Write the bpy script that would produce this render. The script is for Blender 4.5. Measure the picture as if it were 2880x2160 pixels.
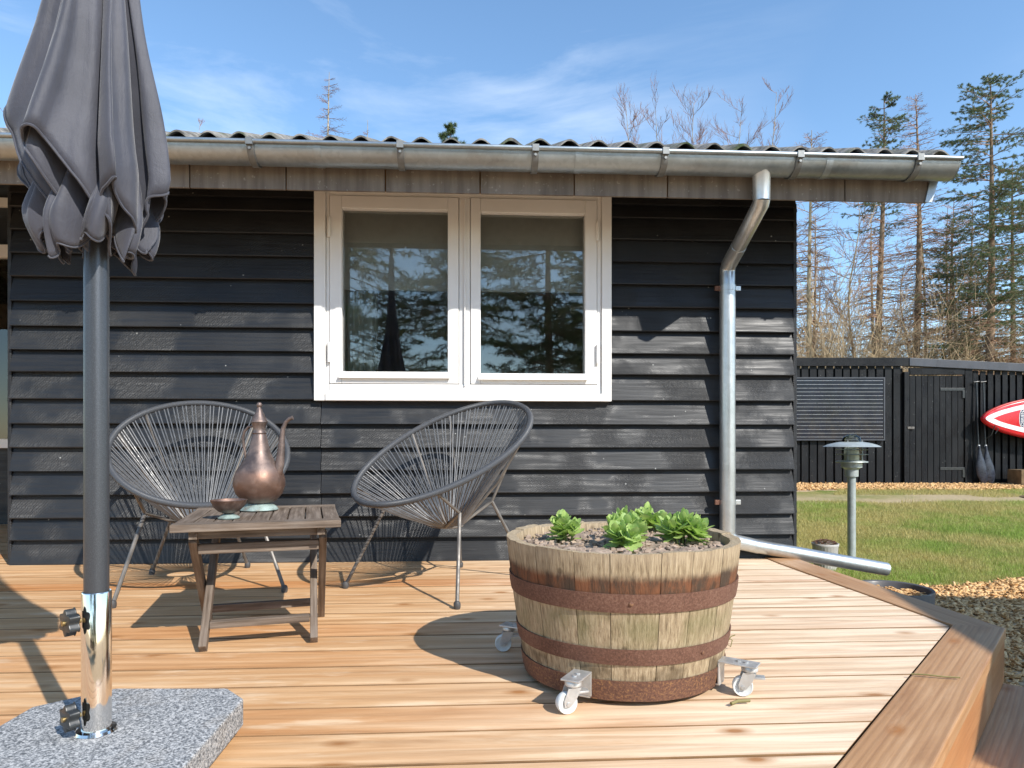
import bpy, bmesh, math, random
import numpy as np
from mathutils import Vector, Matrix
R = math.radians
random.seed(7); rng = np.random.default_rng(11)
scn = bpy.context.scene
for o in list(bpy.data.objects): bpy.data.objects.remove(o)
col = scn.collection

# ---------------------------------------------------------------- camera, sky, sun, exposure
YAW = R(3.2)
cam = bpy.data.cameras.new('camera'); camo = bpy.data.objects.new('camera', cam); col.objects.link(camo)
camo.location = (0, -3.44, .604); camo.rotation_euler = (R(90), 0, -YAW)
cam.sensor_width = 36; cam.lens = 23.75; cam.shift_y = 158/2880; cam.clip_start = .05; cam.clip_end = 2000
scn.camera = camo
SUN_AZ, SUN_EL = 38., 39.
scn.view_settings.view_transform = 'Standard'; scn.view_settings.look = 'None'
scn.view_settings.gamma = 1; scn.view_settings.use_curve_mapping = False
scn.view_settings.exposure = .5
w = bpy.data.worlds.new('World'); scn.world = w; w.use_nodes = True
nt = w.node_tree; bg = nt.nodes['Background']
sky = nt.nodes.new('ShaderNodeTexSky'); sky.sky_type = 'NISHITA'; sky.sun_disc = False
sky.sun_elevation = R(SUN_EL); sky.sun_rotation = R(180-SUN_AZ); sky.air_density = 1.0; sky.dust_density = .15; sky.ozone_density = 3.0
tc = nt.nodes.new('ShaderNodeTexCoord'); mp = nt.nodes.new('ShaderNodeMapping')
mp.inputs['Rotation'].default_value = (R(20), R(38), R(0)); mp.inputs['Scale'].default_value = (1.0, 1.2, 4.6)
nz = nt.nodes.new('ShaderNodeTexNoise'); nz.inputs['Scale'].default_value = 2.1; nz.inputs['Detail'].default_value = 9; nz.inputs['Roughness'].default_value = .6; nz.inputs['Distortion'].default_value = .55
n2 = nt.nodes.new('ShaderNodeTexNoise'); n2.inputs['Scale'].default_value = 1.7; n2.inputs['Detail'].default_value = 2
mp2 = nt.nodes.new('ShaderNodeMapping'); mp2.inputs['Location'].default_value = (.35, .1, .2)
rp = nt.nodes.new('ShaderNodeValToRGB'); rp.color_ramp.elements[0].position = .47; rp.color_ramp.elements[1].position = .95
rp.color_ramp.elements[1].color = (.7, .7, .7, 1)
r2 = nt.nodes.new('ShaderNodeValToRGB'); r2.color_ramp.elements[0].position = .36; r2.color_ramp.elements[1].position = .62
mm = nt.nodes.new('ShaderNodeMath'); mm.operation = 'MULTIPLY'
mx = nt.nodes.new('ShaderNodeMix'); mx.data_type = 'RGBA'; mx.inputs['B'].default_value = (6.2, 6.7, 7.3, 1)
L = nt.links.new
L(tc.outputs['Generated'], mp.inputs['Vector']); L(mp.outputs[0], nz.inputs['Vector']); L(tc.outputs['Generated'], mp2.inputs['Vector']); L(mp2.outputs[0], n2.inputs['Vector'])
L(nz.outputs['Fac'], rp.inputs[0]); L(n2.outputs['Fac'], r2.inputs[0]); L(rp.outputs[0], mm.inputs[0]); L(r2.outputs[0], mm.inputs[1])
hs = nt.nodes.new('ShaderNodeHueSaturation'); hs.inputs['Saturation'].default_value = 1.04; hs.inputs['Value'].default_value = 1.22; hs.inputs['Hue'].default_value = .495
L(sky.outputs[0], hs.inputs['Color']); L(mm.outputs[0], mx.inputs['Factor']); L(hs.outputs[0], mx.inputs['A']); L(mx.outputs['Result'], bg.inputs['Color'])
bg.inputs['Strength'].default_value = .15
sl = bpy.data.lights.new('sun', 'SUN'); sl.energy = 4.2; sl.angle = R(.53); sl.color = (1, .955, .88)
so = bpy.data.objects.new('sun', sl); col.objects.link(so)
sd = Vector((-math.sin(R(SUN_AZ))*math.cos(R(SUN_EL)), math.cos(R(SUN_AZ))*math.cos(R(SUN_EL)), -math.sin(R(SUN_EL))))
so.rotation_euler = sd.to_track_quat('-Z', 'Y').to_euler(); so.location = (6, -8, 9)

# ---------------------------------------------------------------- helpers: meshes
def link(o, parent=None):
    col.objects.link(o)
    if parent: o.parent = parent
    return o
def tag(o, label=None, cat=None, group=None, kind=None):
    if label: o['label'] = label
    if cat: o['category'] = cat
    if group: o['group'] = group
    if kind: o['kind'] = kind
    return o
def empty(name, loc=(0, 0, 0), rz=0., parent=None):
    o = bpy.data.objects.new(name, None); o.empty_display_size = .1
    o.location = loc; o.rotation_euler = (0, 0, rz); return link(o, parent)
def fast(name, V, F, mat, parent=None, smooth=False):
    V = np.asarray(V, np.float32); F = np.asarray(F, np.int32); k = F.shape[1]
    me = bpy.data.meshes.new(name); me.vertices.add(len(V)); me.vertices.foreach_set('co', V.ravel())
    me.loops.add(F.size); me.loops.foreach_set('vertex_index', F.ravel())
    me.polygons.add(len(F)); me.polygons.foreach_set('loop_start', np.arange(0, F.size, k, dtype=np.int32))
    me.polygons.foreach_set('loop_total', np.full(len(F), k, np.int32))
    me.update(calc_edges=True)
    if smooth: me.polygons.foreach_set('use_smooth', np.ones(len(F), bool))
    me.materials.append(mat)
    return link(bpy.data.objects.new(name, me), parent)
def copyo(o, parent, loc=None, rot=None, scale=None):
    c = o.copy(); link(c); c.parent = parent
    if loc is not None: c.location = loc
    if rot is not None: c.rotation_euler = rot
    if scale is not None: c.scale = scale
    return c
def frame(d):
    d = Vector(d).normalized(); a = Vector((0, 0, 1)) if abs(d.z) < .95 else Vector((1, 0, 0))
    u = d.cross(a).normalized(); return u, d.cross(u).normalized()
class B:
    def __init__(s): s.V = []; s.F = []
    def add(s, V, F):
        k = len(s.V); s.V += [tuple(v) for v in V]; s.F += [tuple(i+k for i in f) for f in F]; return s
    def box(s, x0, x1, y0, y1, z0, z1, M=None):
        V = [(x, y, z) for x in (x0, x1) for y in (y0, y1) for z in (z0, z1)]
        if M is not None: V = [M @ Vector(v) for v in V]
        return s.add(V, [(0, 1, 3, 2), (4, 6, 7, 5), (0, 4, 5, 1), (2, 3, 7, 6), (0, 2, 6, 4), (1, 5, 7, 3)])
    def prism(s, prof, x0, x1, cap=True):            # (y,z) outline pushed along x
        n = len(prof); V = [(x0, y, z) for y, z in prof]+[(x1, y, z) for y, z in prof]
        F = [(i, (i+1) % n, (i+1) % n+n, i+n) for i in range(n)]
        if cap: F += [tuple(range(n-1, -1, -1)), tuple(range(n, 2*n))]
        return s.add(V, F)
    def poly(s, pts, z0, z1):                        # (x,y) outline pushed along z
        n = len(pts); V = [(x, y, z0) for x, y in pts]+[(x, y, z1) for x, y in pts]
        return s.add(V, [(i, (i+1) % n, (i+1) % n+n, i+n) for i in range(n)]+[tuple(range(n-1, -1, -1)), tuple(range(n, 2*n))])
    def tube(s, path, r, n=10, closed=False, cap=True):
        P = [Vector(p) for p in path]; m = len(P)
        rr = r if isinstance(r, (list, tuple)) else [r]*m
        V = []; u = None
        for i in range(m):
            a = P[i-1] if (i > 0 or closed) else P[i]; b = P[(i+1) % m] if (i < m-1 or closed) else P[i]
            d = (b-a).normalized()
            if u is None: u, v = frame(d)
            else:
                u = (u-d*u.dot(d)).normalized(); v = d.cross(u)
            V += [P[i]+(u*math.cos(2*math.pi*k/n)+v*math.sin(2*math.pi*k/n))*rr[i] for k in range(n)]
        F = []
        for i in range(m if closed else m-1):
            j = (i+1) % m
            F += [(i*n+k, i*n+(k+1) % n, j*n+(k+1) % n, j*n+k) for k in range(n)]
        if cap and not closed: F += [tuple(range(n-1, -1, -1)), tuple((m-1)*n+k for k in range(n))]
        return s.add(V, F)
    def cyl(s, p0, p1, r0, r1=None, n=14): return s.tube([p0, p1], [r0, r0 if r1 is None else r1], n)
    def lathe(s, prof, n=32, c=(0, 0, 0), closed=False):
        V = []; F = []; m = len(prof)
        for r, z in prof:
            V += [(c[0]+max(r, 1e-4)*math.cos(2*math.pi*k/n), c[1]+max(r, 1e-4)*math.sin(2*math.pi*k/n), c[2]+z) for k in range(n)]
        for i in range(m if closed else m-1):
            j = (i+1) % m
            F += [(i*n+k, i*n+(k+1) % n, j*n+(k+1) % n, j*n+k) for k in range(n)]
        return s.add(V, F)
    def obj(s, name, mat, parent=None, loc=None, rot=None, smooth=False, bevel=0, seg=2, fix=True):
        me = bpy.data.meshes.new(name); me.from_pydata(s.V, [], s.F)
        bm = bmesh.new(); bm.from_mesh(me)
        if bevel:
            bmesh.ops.remove_doubles(bm, verts=bm.verts, dist=1e-5)
            es = [e for e in bm.edges if len(e.link_faces) == 2 and e.calc_face_angle(0) > .5]
            bmesh.ops.bevel(bm, geom=es, offset=bevel, segments=seg, affect='EDGES', profile=.6, clamp_overlap=True)
        if fix: bmesh.ops.recalc_face_normals(bm, faces=bm.faces)
        if smooth:
            for f in bm.faces: f.smooth = True
            for e in bm.edges:
                if len(e.link_faces) == 2 and e.calc_face_angle(0) > .7: e.smooth = False
        bm.to_mesh(me); bm.free(); me.materials.append(mat)
        o = bpy.data.objects.new(name, me)
        if loc: o.location = loc
        if rot: o.rotation_euler = rot
        return link(o, parent)

# ---------------------------------------------------------------- helpers: materials
class MT:
    def __init__(s, name, color=(.5, .5, .5), rough=.5, metal=0., spec=.5):
        s.m = bpy.data.materials.new(name); s.m.use_nodes = True; s.t = s.m.node_tree
        s.b = s.t.nodes['Principled BSDF']; s.out = s.t.nodes['Material Output']
        s.set('Base Color', color); s.set('Roughness', rough); s.set('Metallic', metal); s.set('Specular IOR Level', spec)
    def put(s, sock, v):
        if isinstance(v, bpy.types.NodeSocket): s.t.links.new(v, sock)
        elif isinstance(v, (tuple, list)) and sock.type == 'RGBA': sock.default_value = (*v[:3], 1)
        else: sock.default_value = v
    def set(s, k, v): s.put(s.b.inputs[k], v); return s
    def n(s, typ, **kw):
        nd = s.t.nodes.new('ShaderNode'+typ)
        for k, v in kw.items():
            if k[0] == '_': setattr(nd, k[1:], v)
            else: s.put(nd.inputs[k.replace('__', ' ')], v)
        return nd
    def co(s, kind='Object', scale=(1, 1, 1), rnd=True, rot=(0, 0, 0)):
        v = s.n('TexCoord').outputs[kind]
        if rnd:
            r = s.n('ObjectInfo').outputs['Random']
            k = s.n('VectorMath', _operation='SCALE'); s.put(k.inputs[0], (17.3, 9.1, 23.7)); s.put(k.inputs['Scale'], r)
            a = s.n('VectorMath', _operation='ADD'); s.put(a.inputs[0], v); s.put(a.inputs[1], k.outputs[0]); v = a.outputs[0]
        return s.n('Mapping', Vector=v, Scale=scale, Rotation=rot).outputs[0]
    def rnd(s): return s.n('ObjectInfo').outputs['Random']
    def pos(s): return s.n('NewGeometry').outputs['Position']
    def sep(s, v): return s.n('SeparateXYZ', Vector=v).outputs
    def noise(s, v, scale=5., detail=4., rough=.55, dist=0.):
        return s.n('TexNoise', Vector=v, Scale=scale, Detail=detail, Roughness=rough, Distortion=dist).outputs['Fac']
    def vor(s, v, scale=5., feat='F1', out='Distance', rand=1.):
        return s.n('TexVoronoi', _feature=feat, Vector=v, Scale=scale, Randomness=rand).outputs[out]
    def ramp(s, f, stops):
        nd = s.n('ValToRGB', Fac=f); e = nd.color_ramp.elements
        while len(e) < len(stops): e.new(.5)
        for i, (p, c) in enumerate(stops):
            e[i].position = p; e[i].color = (c, c, c, 1) if isinstance(c, (int, float)) else (*c, 1)
        return nd.outputs[0]
    def math(s, op, a, b=0., c=0.):
        nd = s.n('Math', _operation=op)
        for i, v in enumerate((a, b, c)): s.put(nd.inputs[i], v)
        return nd.outputs[0]
    def rng(s, v, a, b, c=0., d=1.):
        nd = s.n('MapRange', Value=v); nd.interpolation_type = 'SMOOTHSTEP'
        for k, x in zip(('From Min', 'From Max', 'To Min', 'To Max'), (a, b, c, d)): nd.inputs[k].default_value = x
        return nd.outputs[0]
    def mix(s, f, a, b, mode='MIX'):
        nd = s.n('Mix', _data_type='RGBA', _blend_type=mode)
        s.put(nd.inputs['Factor'], f); s.put(nd.inputs['A'], a); s.put(nd.inputs['B'], b); return nd.outputs['Result']
    def bump(s, h, strength=.3, dist=.01):
        s.set('Normal', s.n('Bump', Height=h, Strength=strength, Distance=dist).outputs[0]); return s

def plain(name, c, rough=.5, metal=0., spec=.5, var=.15, scale=8., bump=0., bscale=60.):
    m = MT(name, c, rough, metal, spec); v = m.co()
    f = m.noise(v, scale, 5)
    m.set('Base Color', m.mix(m.ramp(f, [(.3, 0.), (.7, 1.)]), tuple(x*(1-var) for x in c), tuple(min(1, x*(1+var)) for x in c)))
    m.set('Roughness', m.rng(m.noise(v, scale*2.3, 3), .3, .7, max(0, rough-.1), min(1, rough+.1)))
    if bump: m.bump(m.noise(v, bscale, 4), bump, .004)
    return m.m

def deckwood(name, lo, mid, hi, bleach=True, groove=True, gscale=1.):
    m = MT(name, rough=.62, spec=.35)
    v = m.co(scale=(1., 1., 1.))
    stretch = m.n('Mapping', Vector=v, Scale=(.8*gscale, 11*gscale, 11*gscale)).outputs[0]
    kn = m.n('Mapping', Vector=v, Scale=(4.2, 8.5, 0.)).outputs[0]
    kd = m.n('TexVoronoi', Vector=kn, Scale=1., Randomness=1.).outputs['Distance']
    knot = m.ramp(kd, [(.06, 1.), (.10, .6), (.2, 0.)])
    g = m.noise(stretch, 2.2, 7, .62, .9)
    fine = m.noise(m.n('Mapping', Vector=v, Scale=(1.6, 55, 55)).outputs[0], 1.5, 5, .7)
    c = m.ramp(g, [(.28, lo), (.5, mid), (.72, hi)])
    tone = m.rnd()
    c = m.mix(m.math('MULTIPLY', m.rng(tone, .62, .95), .85), c, m.mix(1., c, (.88, .66, .48), 'MULTIPLY'))
    c = m.mix(m.math('MULTIPLY', m.rng(m.noise(m.n('Mapping', Vector=v, Scale=(.7, 2.5, 1)).outputs[0], 2.3, 3), .5, .75), .35), c, hi)
    if bleach:
        p = m.sep(m.pos()); q = m.noise(m.pos(), 1.3, 4)
        xx = m.math('ADD', p[0], m.math('MULTIPLY', q, .8))
        c = m.mix(m.math('MULTIPLY', m.rng(xx, -.1, 1.35), m.rng(g, .25, .75, .30, .9)), c, (.87, .72, .54))
    if not groove:
        rg = m.n('TexWave', _wave_type='BANDS', _bands_direction='Y', Vector=m.n('Mapping', Vector=v, Scale=(.10, 1., 1.)).outputs[0], Scale=20., Distortion=5., Detail=1., **{'Detail__Scale': .8}).outputs['Fac']
        c = m.mix(m.math('MULTIPLY', m.rng(rg, .5, 1.), .24), c, tuple(x*.55 for x in lo)); g = m.math('ADD', m.math('MULTIPLY', g, .6), m.math('MULTIPLY', rg, -.25))
    c = m.mix(m.math('MULTIPLY', knot, .9), c, (.34, .14, .04))
    c = m.mix(m.math('MULTIPLY', m.rng(m.noise(m.n('Mapping', Vector=v, Scale=(1.1, 5., 1)).outputs[0], 2.6, 5, .65), .55, .72), .5), c, (.84, .66, .45) if groove else hi)
    c = m.mix(m.math('MULTIPLY', m.rng(fine, .45, .72), .26), c, (.25, .12, .05))
    m.set('Base Color', c)
    h = m.math('ADD', m.math('MULTIPLY', g, .4), m.math('MULTIPLY', fine, .25))
    if groove:
        yy = m.sep(m.n('TexCoord').outputs['Object'])[1]
        h = m.math('ADD', h, m.math('MULTIPLY', m.math('SINE', m.math('MULTIPLY', yy, 2*math.pi/.0465)), .22))
    m.set('Roughness', m.rng(g, .3, .7, .5, .72)); m.bump(h, .32, .006)
    return m.m
M_deck = deckwood('deck_wood', (.45, .225, .095), (.60, .35, .17), (.74, .51, .30))
M_edge = plain('gap_shade_joint_brown', (.22, .125, .06), .9, 0, .1, .3, 10)  # dark brown: gap shade painted on deck board sides, plain colour of fascia joints
M_border = deckwood('border_wood', (.33, .165, .075), (.45, .25, .12), (.54, .33, .18), bleach=False, groove=False, gscale=.7)

def blackboard(name, axis=0, base=.0135, spec=.45):
    m = MT(name, rough=.5, spec=spec); v = m.co()
    sc = [60, 60, 60]; sc[axis] = 2.5
    grain = m.noise(m.n('Mapping', Vector=v, Scale=tuple(sc)).outputs[0], 1.3, 6, .6)
    saw = m.n('TexWave', _wave_type='BANDS', _bands_direction='X', Vector=m.n('Mapping', Vector=v, Rotation=(0, R(32), 0)).outputs[0], Scale=55., Distortion=3.5, Detail=3.)
    sv = m.math('MULTIPLY', saw.outputs['Fac'], m.rng(m.noise(v, 3., 3), .42, .62))
    patch = m.noise(v, 2.2, 4)
    c = m.mix(m.rng(patch, .35, .7), (base*.8, base*.86, base*1.0), (base*1.55, base*1.6, base*1.72))
    spk = m.vor(v, 24.); spk = m.math('MULTIPLY', m.ramp(spk, [(.05, 1.), (.12, 0.)]), m.rng(m.noise(v, 7., 3), .56, .64))
    c = m.mix(m.math('MULTIPLY', spk, .75), c, (.42, .42, .40))
    sc2 = [38, 38, 38]; sc2[axis] = 5
    scr = m.math('MULTIPLY', m.rng(m.noise(m.n('Mapping', Vector=v, Scale=tuple(sc2)).outputs[0], 1.6, 5, .7), .62, .74), m.rng(m.noise(v, 3.1, 3), .5, .66))
    c = m.mix(m.math('MULTIPLY', scr, .2), c, (.20, .20, .205))
    m.set('Base Color', c); m.set('Roughness', m.rng(grain, .3, .7, .36, .62))
    m.bump(m.math('ADD', m.math('MULTIPLY', grain, .6), m.math('ADD', m.math('MULTIPLY', sv, .75), m.math('MULTIPLY', spk, .5))), .55, .004)
    return m.m
M_black = blackboard('black_siding')
M_blackv = blackboard('black_fence', 2, .009, .22)
M_white = plain('white_paint', (.80, .78, .75), .38, 0, .5, .035, 6., .06, 40)
def zinc(name, c=(.46, .48, .48), rough=.38, stain=True):
    m = MT(name, c, rough, .85); v = m.co()
    f = m.noise(v, 4., 6, .6); sp = m.vor(m.n('Mapping', Vector=v, Scale=(1, 1, 1)).outputs[0], 60., out='Color')
    base = m.mix(m.rng(f, .3, .7), tuple(x*.88 for x in c), tuple(min(1, x*1.06) for x in c))
    base = m.mix(.07, base, m.n('SeparateColor', Color=sp).outputs[0], 'OVERLAY')
    if stain: base = m.mix(m.math('MULTIPLY', m.rng(m.noise(m.n('Mapping', Vector=v, Scale=(2, 6, 6)).outputs[0], 3., 5), .52, .75), .25), base, (.27, .21, .16))
    m.set('Base Color', base); m.set('Roughness', m.rng(f, .3, .7, rough-.04, rough+.08))
    m.bump(m.noise(v, 14., 3), .04, .004); return m.m
M_zinc = zinc('zinc_gutter', (.37, .42, .45), .4); M_brk = zinc('zinc_bracket', (.24, .25, .25), .6, False); M_galv = zinc('galvanised_pipe', (.58, .60, .60), .34, False)
def fascia_mat():
    m = MT('fibre_cement', rough=.85, spec=.2); v = m.co(); z = m.sep(m.n('TexCoord').outputs['Object'])[2]
    run = m.noise(m.n('Mapping', Vector=v, Scale=(14, 1, 1.2)).outputs[0], 1.4, 6, .6); blot = m.noise(v, 9, 6, .65)
    c = m.mix(m.rng(run, .3, .7), (.135, .115, .098), (.235, .205, .175))
    c = m.mix(m.math('MULTIPLY', m.rng(m.math('SUBTRACT', blot, m.math('MULTIPLY', z, 3.5)), .42, .68), .75), c, (.04, .032, .026))
    c = m.mix(m.math('MULTIPLY', m.rng(m.noise(v, 55, 3), .64, .7), .5), c, (.38, .36, .33))
    m.set('Base Color', c); m.bump(blot, .25, .003); return m.m
M_fascia = fascia_mat()
def roof_mat():
    m = MT('corrugated_fibre_cement', rough=.95, spec=.15); v = m.co(rnd=False)
    a = m.noise(v, 22, 7, .65); b = m.noise(v, 6, 5)
    c = m.mix(m.rng(a, .32, .68), (.10, .095, .085), (.34, .32, .29))
    c = m.mix(m.math('MULTIPLY', m.rng(b, .48, .66), m.rng(a, .4, .6)), c, (.055, .075, .03))
    m.set('Base Color', c); m.bump(a, .8, .012); return m.m
M_roof = roof_mat()
def glass_mat(name='window_glass', ior=1.95, tint=(.92, .93, .92)):
    m = MT(name); t = m.t; t.nodes.remove(m.b)
    fr = m.n('Fresnel', IOR=ior); gl = m.n('BsdfGlossy', Color=(.90, .89, .86), Roughness=.0); tr = m.n('BsdfTransparent', Color=tint)
    mx = m.n('MixShader'); t.links.new(fr.outputs[0], mx.inputs[0]); t.links.new(tr.outputs[0], mx.inputs[1]); t.links.new(gl.outputs[0], mx.inputs[2])
    t.links.new(mx.outputs[0], m.out.inputs['Surface']); return m.m
M_glass = glass_mat(); M_lampglass = glass_mat('lamp_glass', 1.5, (.9, .93, .88))
M_room = plain('room_plaster', (.62, .60, .57), .9); M_blind = plain('blind_fabric', (.72, .71, .67), .9, 0, .1, .06, 30)
M_curtain = plain('curtain_fabric', (.62, .66, .64), .9, 0, .1, .1, 14); M_beige = plain('beige_panel', (.55, .40, .24), .7)
def fabric_mat():
    m = MT('parasol_fabric', rough=.6, spec=.45); v = m.co(rnd=False)
    f = m.noise(v, 7, 4); wv = m.noise(v, 900, 2)
    m.set('Base Color', m.mix(m.rng(f, .3, .7), (.036, .038, .052), (.058, .060, .079)))
    m.set('Sheen Weight', .25); m.bump(m.math('ADD', m.math('MULTIPLY', wv, .3), m.math('ADD', m.noise(v, 26, 4, .6, .8), m.noise(m.n('Mapping', Vector=v, Scale=(40, 40, 7)).outputs[0], 1.4, 3))), .26, .007); return m.m
M_fabric = fabric_mat()
def anthracite():
    m = MT('anthracite_powder_coat', (.055, .058, .064), .36, .55); v = m.co(rnd=False)
    sp = m.noise(v, 700, 2)
    m.set('Base Color', m.mix(m.rng(sp, .4, .7), (.072, .078, .088), (.105, .113, .128))); m.bump(sp, .05, .001); return m.m
M_anth = anthracite()
def chrome():
    m = MT('polished_steel', (.82, .78, .73), .07, 1.); v = m.co(rnd=False)
    m.set('Roughness', m.rng(m.noise(m.n('Mapping', Vector=v, Scale=(8, 8, 2)).outputs[0], 3, 5), .35, .75, .04, .2)); return m.m
M_chrome = chrome()
def granite():
    m = MT('granite', rough=.75, spec=.4); v = m.co(rnd=False)
    a = m.vor(v, 380., out='Color'); b = m.vor(m.n('Mapping', Vector=v, Location=(3, 2, 1)).outputs[0], 230., out='Color')
    k = m.n('SeparateColor', Color=a).outputs[0]; k2 = m.n('SeparateColor', Color=b).outputs[1]
    c = m.ramp(m.math('ADD', m.math('MULTIPLY', k, .6), m.math('MULTIPLY', k2, .4)), [(.2, (.10, .105, .11)), (.42, (.22, .225, .23)), (.6, (.34, .34, .335)), (.82, (.54, .53, .515))])
    c = m.mix(m.math('MULTIPLY', m.rng(m.noise(v, 9, 3), .55, .7), .12), c, (.30, .22, .13))
    m.set('Base Color', c); m.bump(k, .35, .0015); return m.m
M_granite = granite()
M_plastic = plain('black_plastic', (.028, .03, .03), .35, 0, .5, .3, 30); M_brass = plain('brass_bolt', (.45, .32, .14), .4, .9)
def teak():
    m = MT('weathered_teak', rough=.8, spec=.25); v = m.co()
    g = m.noise(m.n('Mapping', Vector=v, Scale=(3, 55, 55)).outputs[0], 1.6, 6, .62); b = m.noise(v, 6, 4)
    c = m.ramp(g, [(.3, (.075, .052, .036)), (.52, (.165, .125, .095)), (.72, (.27, .215, .17))])
    c = m.mix(m.math('MULTIPLY', m.rng(b, .5, .72), .4), c, (.22, .185, .155))
    m.set('Base Color', c); m.bump(g, .5, .003); return m.m
M_teak = teak()
def copper():
    m = MT('tarnished_copper', rough=.42, metal=.85); v = m.co(rnd=False); z = m.sep(m.n('TexCoord').outputs['Object'])[2]
    a = m.noise(v, 16, 6, .65, .6); b = m.noise(v, 45, 5, .7)
    c = m.mix(m.rng(a, .3, .7), (.12, .09, .08), (.25, .185, .16))
    band = m.math('MULTIPLY', m.rng(z, .035, .06), m.rng(z, .15, .12))
    c = m.mix(m.math('MULTIPLY', band, .6), c, (.21, .105, .065))
    c = m.mix(m.math('MULTIPLY', m.rng(b, .6, .72), .6), c, (.10, .08, .06))
    c = m.mix(m.math('MULTIPLY', m.rng(b, .66, .74), m.rng(z, .1, .03)), c, (.45, .42, .3))
    m.set('Base Color', c); m.set('Roughness', m.rng(a, .3, .7, .4, .6)); m.set('Metallic', m.rng(b, .45, .75, .75, .3))
    m.bump(m.math('ADD', a, m.math('MULTIPLY', b, .4)), .22, .005); return m.m
M_copper = copper()
def verdigris():
    m = MT('verdigris_copper', rough=.6, metal=.35); v = m.co(rnd=False); a = m.noise(v, 30, 6, .65)
    m.set('Base Color', m.ramp(a, [(.3, (.20, .15, .11)), (.48, (.26, .33, .30)), (.7, (.42, .52, .48))])); m.bump(a, .3, .003); return m.m
M_verd = verdigris()
M_cord = plain('grey_plastic_cord', (.115, .12, .128), .42, 0, .5, .25, 40)
def rimmat():
    m = MT('cord_wrapped_rim', (.075, .078, .085), .4); v = m.n('TexCoord').outputs['UV']
    wv = m.n('TexWave', _bands_direction='X', Vector=v, Scale=90., Distortion=.4)
    m.set('Base Color', m.mix(wv.outputs['Fac'], (.05, .052, .058), (.10, .104, .112))); m.bump(wv.outputs['Fac'], .5, .003); return m.m
M_rim = rimmat()
M_rod = plain('weathered_steel_rod', (.16, .145, .13), .5, .35, .5, .4, 14); M_foot = plain('rubber_foot', (.06, .058, .058), .6)
def oak():
    m = MT('weathered_oak', rough=.85, spec=.2); v = m.co()
    p = m.n('TexCoord').outputs['Object']; z = m.sep(p)[2]
    g = m.noise(m.n('Mapping', Vector=v, Scale=(120, 120, 5)).outputs[0], 1.3, 6, .72); b = m.noise(v, 7, 5)
    gr = m.noise(m.n('Mapping', Vector=v, Scale=(9, 9, 3)).outputs[0], 1.3, 7, .75, .5)
    c = m.ramp(g, [(.30, (.15, .105, .065)), (.48, (.35, .265, .165)), (.7, (.54, .43, .29))])
    c = m.mix(m.math('MULTIPLY', m.math('MULTIPLY', m.rng(b, .45, .65), m.rng(z, .07, .2)), m.math('MULTIPLY', m.rng(z, .25, .18), .5)), c, (.14, .145, .055))
    c = m.mix(m.math('MULTIPLY', m.rng(z, .318, .345), .25), c, (.56, .45, .32))
    wob = m.math('ADD', z, m.math('MULTIPLY', m.math('SUBTRACT', gr, .5), .045))
    st = m.math('MULTIPLY', m.rng(wob, .312, .288), m.rng(z, .255, .262))
    stain = m.mix(m.rng(gr, .42, .62), (.05, .03, .022), (.19, .068, .03))
    c = m.mix(m.math('MULTIPLY', st, .92), c, stain)
    spk = m.ramp(m.vor(v, 13.), [(.06, 1.), (.13, 0.)]); c = m.mix(m.math('MULTIPLY', spk, .6), c, (.06, .035, .02))
    dk_ = m.math('MULTIPLY', m.rng(wob, .10, .085), m.rng(b, .45, .6)); c = m.mix(m.math('MULTIPLY', dk_, .6), c, (.05, .03, .015))
    m.set('Base Color', c); m.bump(g, .8, .005); return m.m
M_oak = oak()
def rust():
    m = MT('rusty_iron_hoop', rough=.8, metal=.25, spec=.3); v = m.co(); a = m.noise(v, 190, 5, .75); b = m.noise(v, 7, 4)
    c = m.ramp(m.math('ADD', m.math('MULTIPLY', a, .75), m.math('MULTIPLY', b, .25)), [(.32, (.075, .038, .027)), (.52, (.17, .085, .058)), (.72, (.29, .17, .12))])
    z = m.sep(m.n('TexCoord').outputs['Object'])[2]
    c = m.mix(m.math('MULTIPLY', m.math('MULTIPLY', m.rng(a, .5, .7), m.rng(z, .075, .055)), .8), c, (.36, .19, .06))
    m.set('Base Color', c); m.bump(a, .4, .002); return m.m
M_rust = rust()
M_soil = plain('dry_soil', (.34, .26, .20), .95, 0, .1, .45, 28, 1., 70)
def leafmat(name, a, b, c3):
    m = MT(name, rough=.5, spec=.4); v = m.co(); k = m.noise(v, 40, 3)
    m.set('Base Color', m.mix(m.rng(k, .3, .7), m.mix(m.rnd(), a, b), c3))
    tr = m.n('BsdfTranslucent', Color=tuple(min(1, x*1.3) for x in b)); mx = m.n('MixShader', Fac=.28)
    m.t.links.new(m.b.outputs[0], mx.inputs[1]); m.t.links.new(tr.outputs[0], mx.inputs[2]); m.t.links.new(mx.outputs[0], m.out.inputs['Surface']); return m.m
M_sedum = leafmat('sedum_leaf', (.18, .34, .06), (.40, .56, .12), (.46, .56, .24)); M_stem = plain('sedum_stem', (.18, .24, .08), .6)
def grassmat():
    m = MT('grass_blade', rough=.6, spec=.3); p = m.pos(); a = m.noise(p, 1.1, 4, .6); b = m.noise(p, 60, 2); y = m.sep(p)[1]
    k = m.rng(m.math('ADD', a, m.math('MULTIPLY', y, .028))  , .47, .70)
    c = m.mix(k, (.23, .37, .045), (.50, .42, .15)); c = m.mix(m.rng(b, .35, .7), c, m.mix(.5, c, (.50, .45, .20)))
    m.set('Base Color', c); tr = m.n('BsdfTranslucent', Color=c); mx = m.n('MixShader', Fac=.3)
    m.t.links.new(m.b.outputs[0], mx.inputs[1]); m.t.links.new(tr.outputs[0], mx.inputs[2]); m.t.links.new(mx.outputs[0], m.out.inputs['Surface']); return m.m
M_grass = grassmat()
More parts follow.
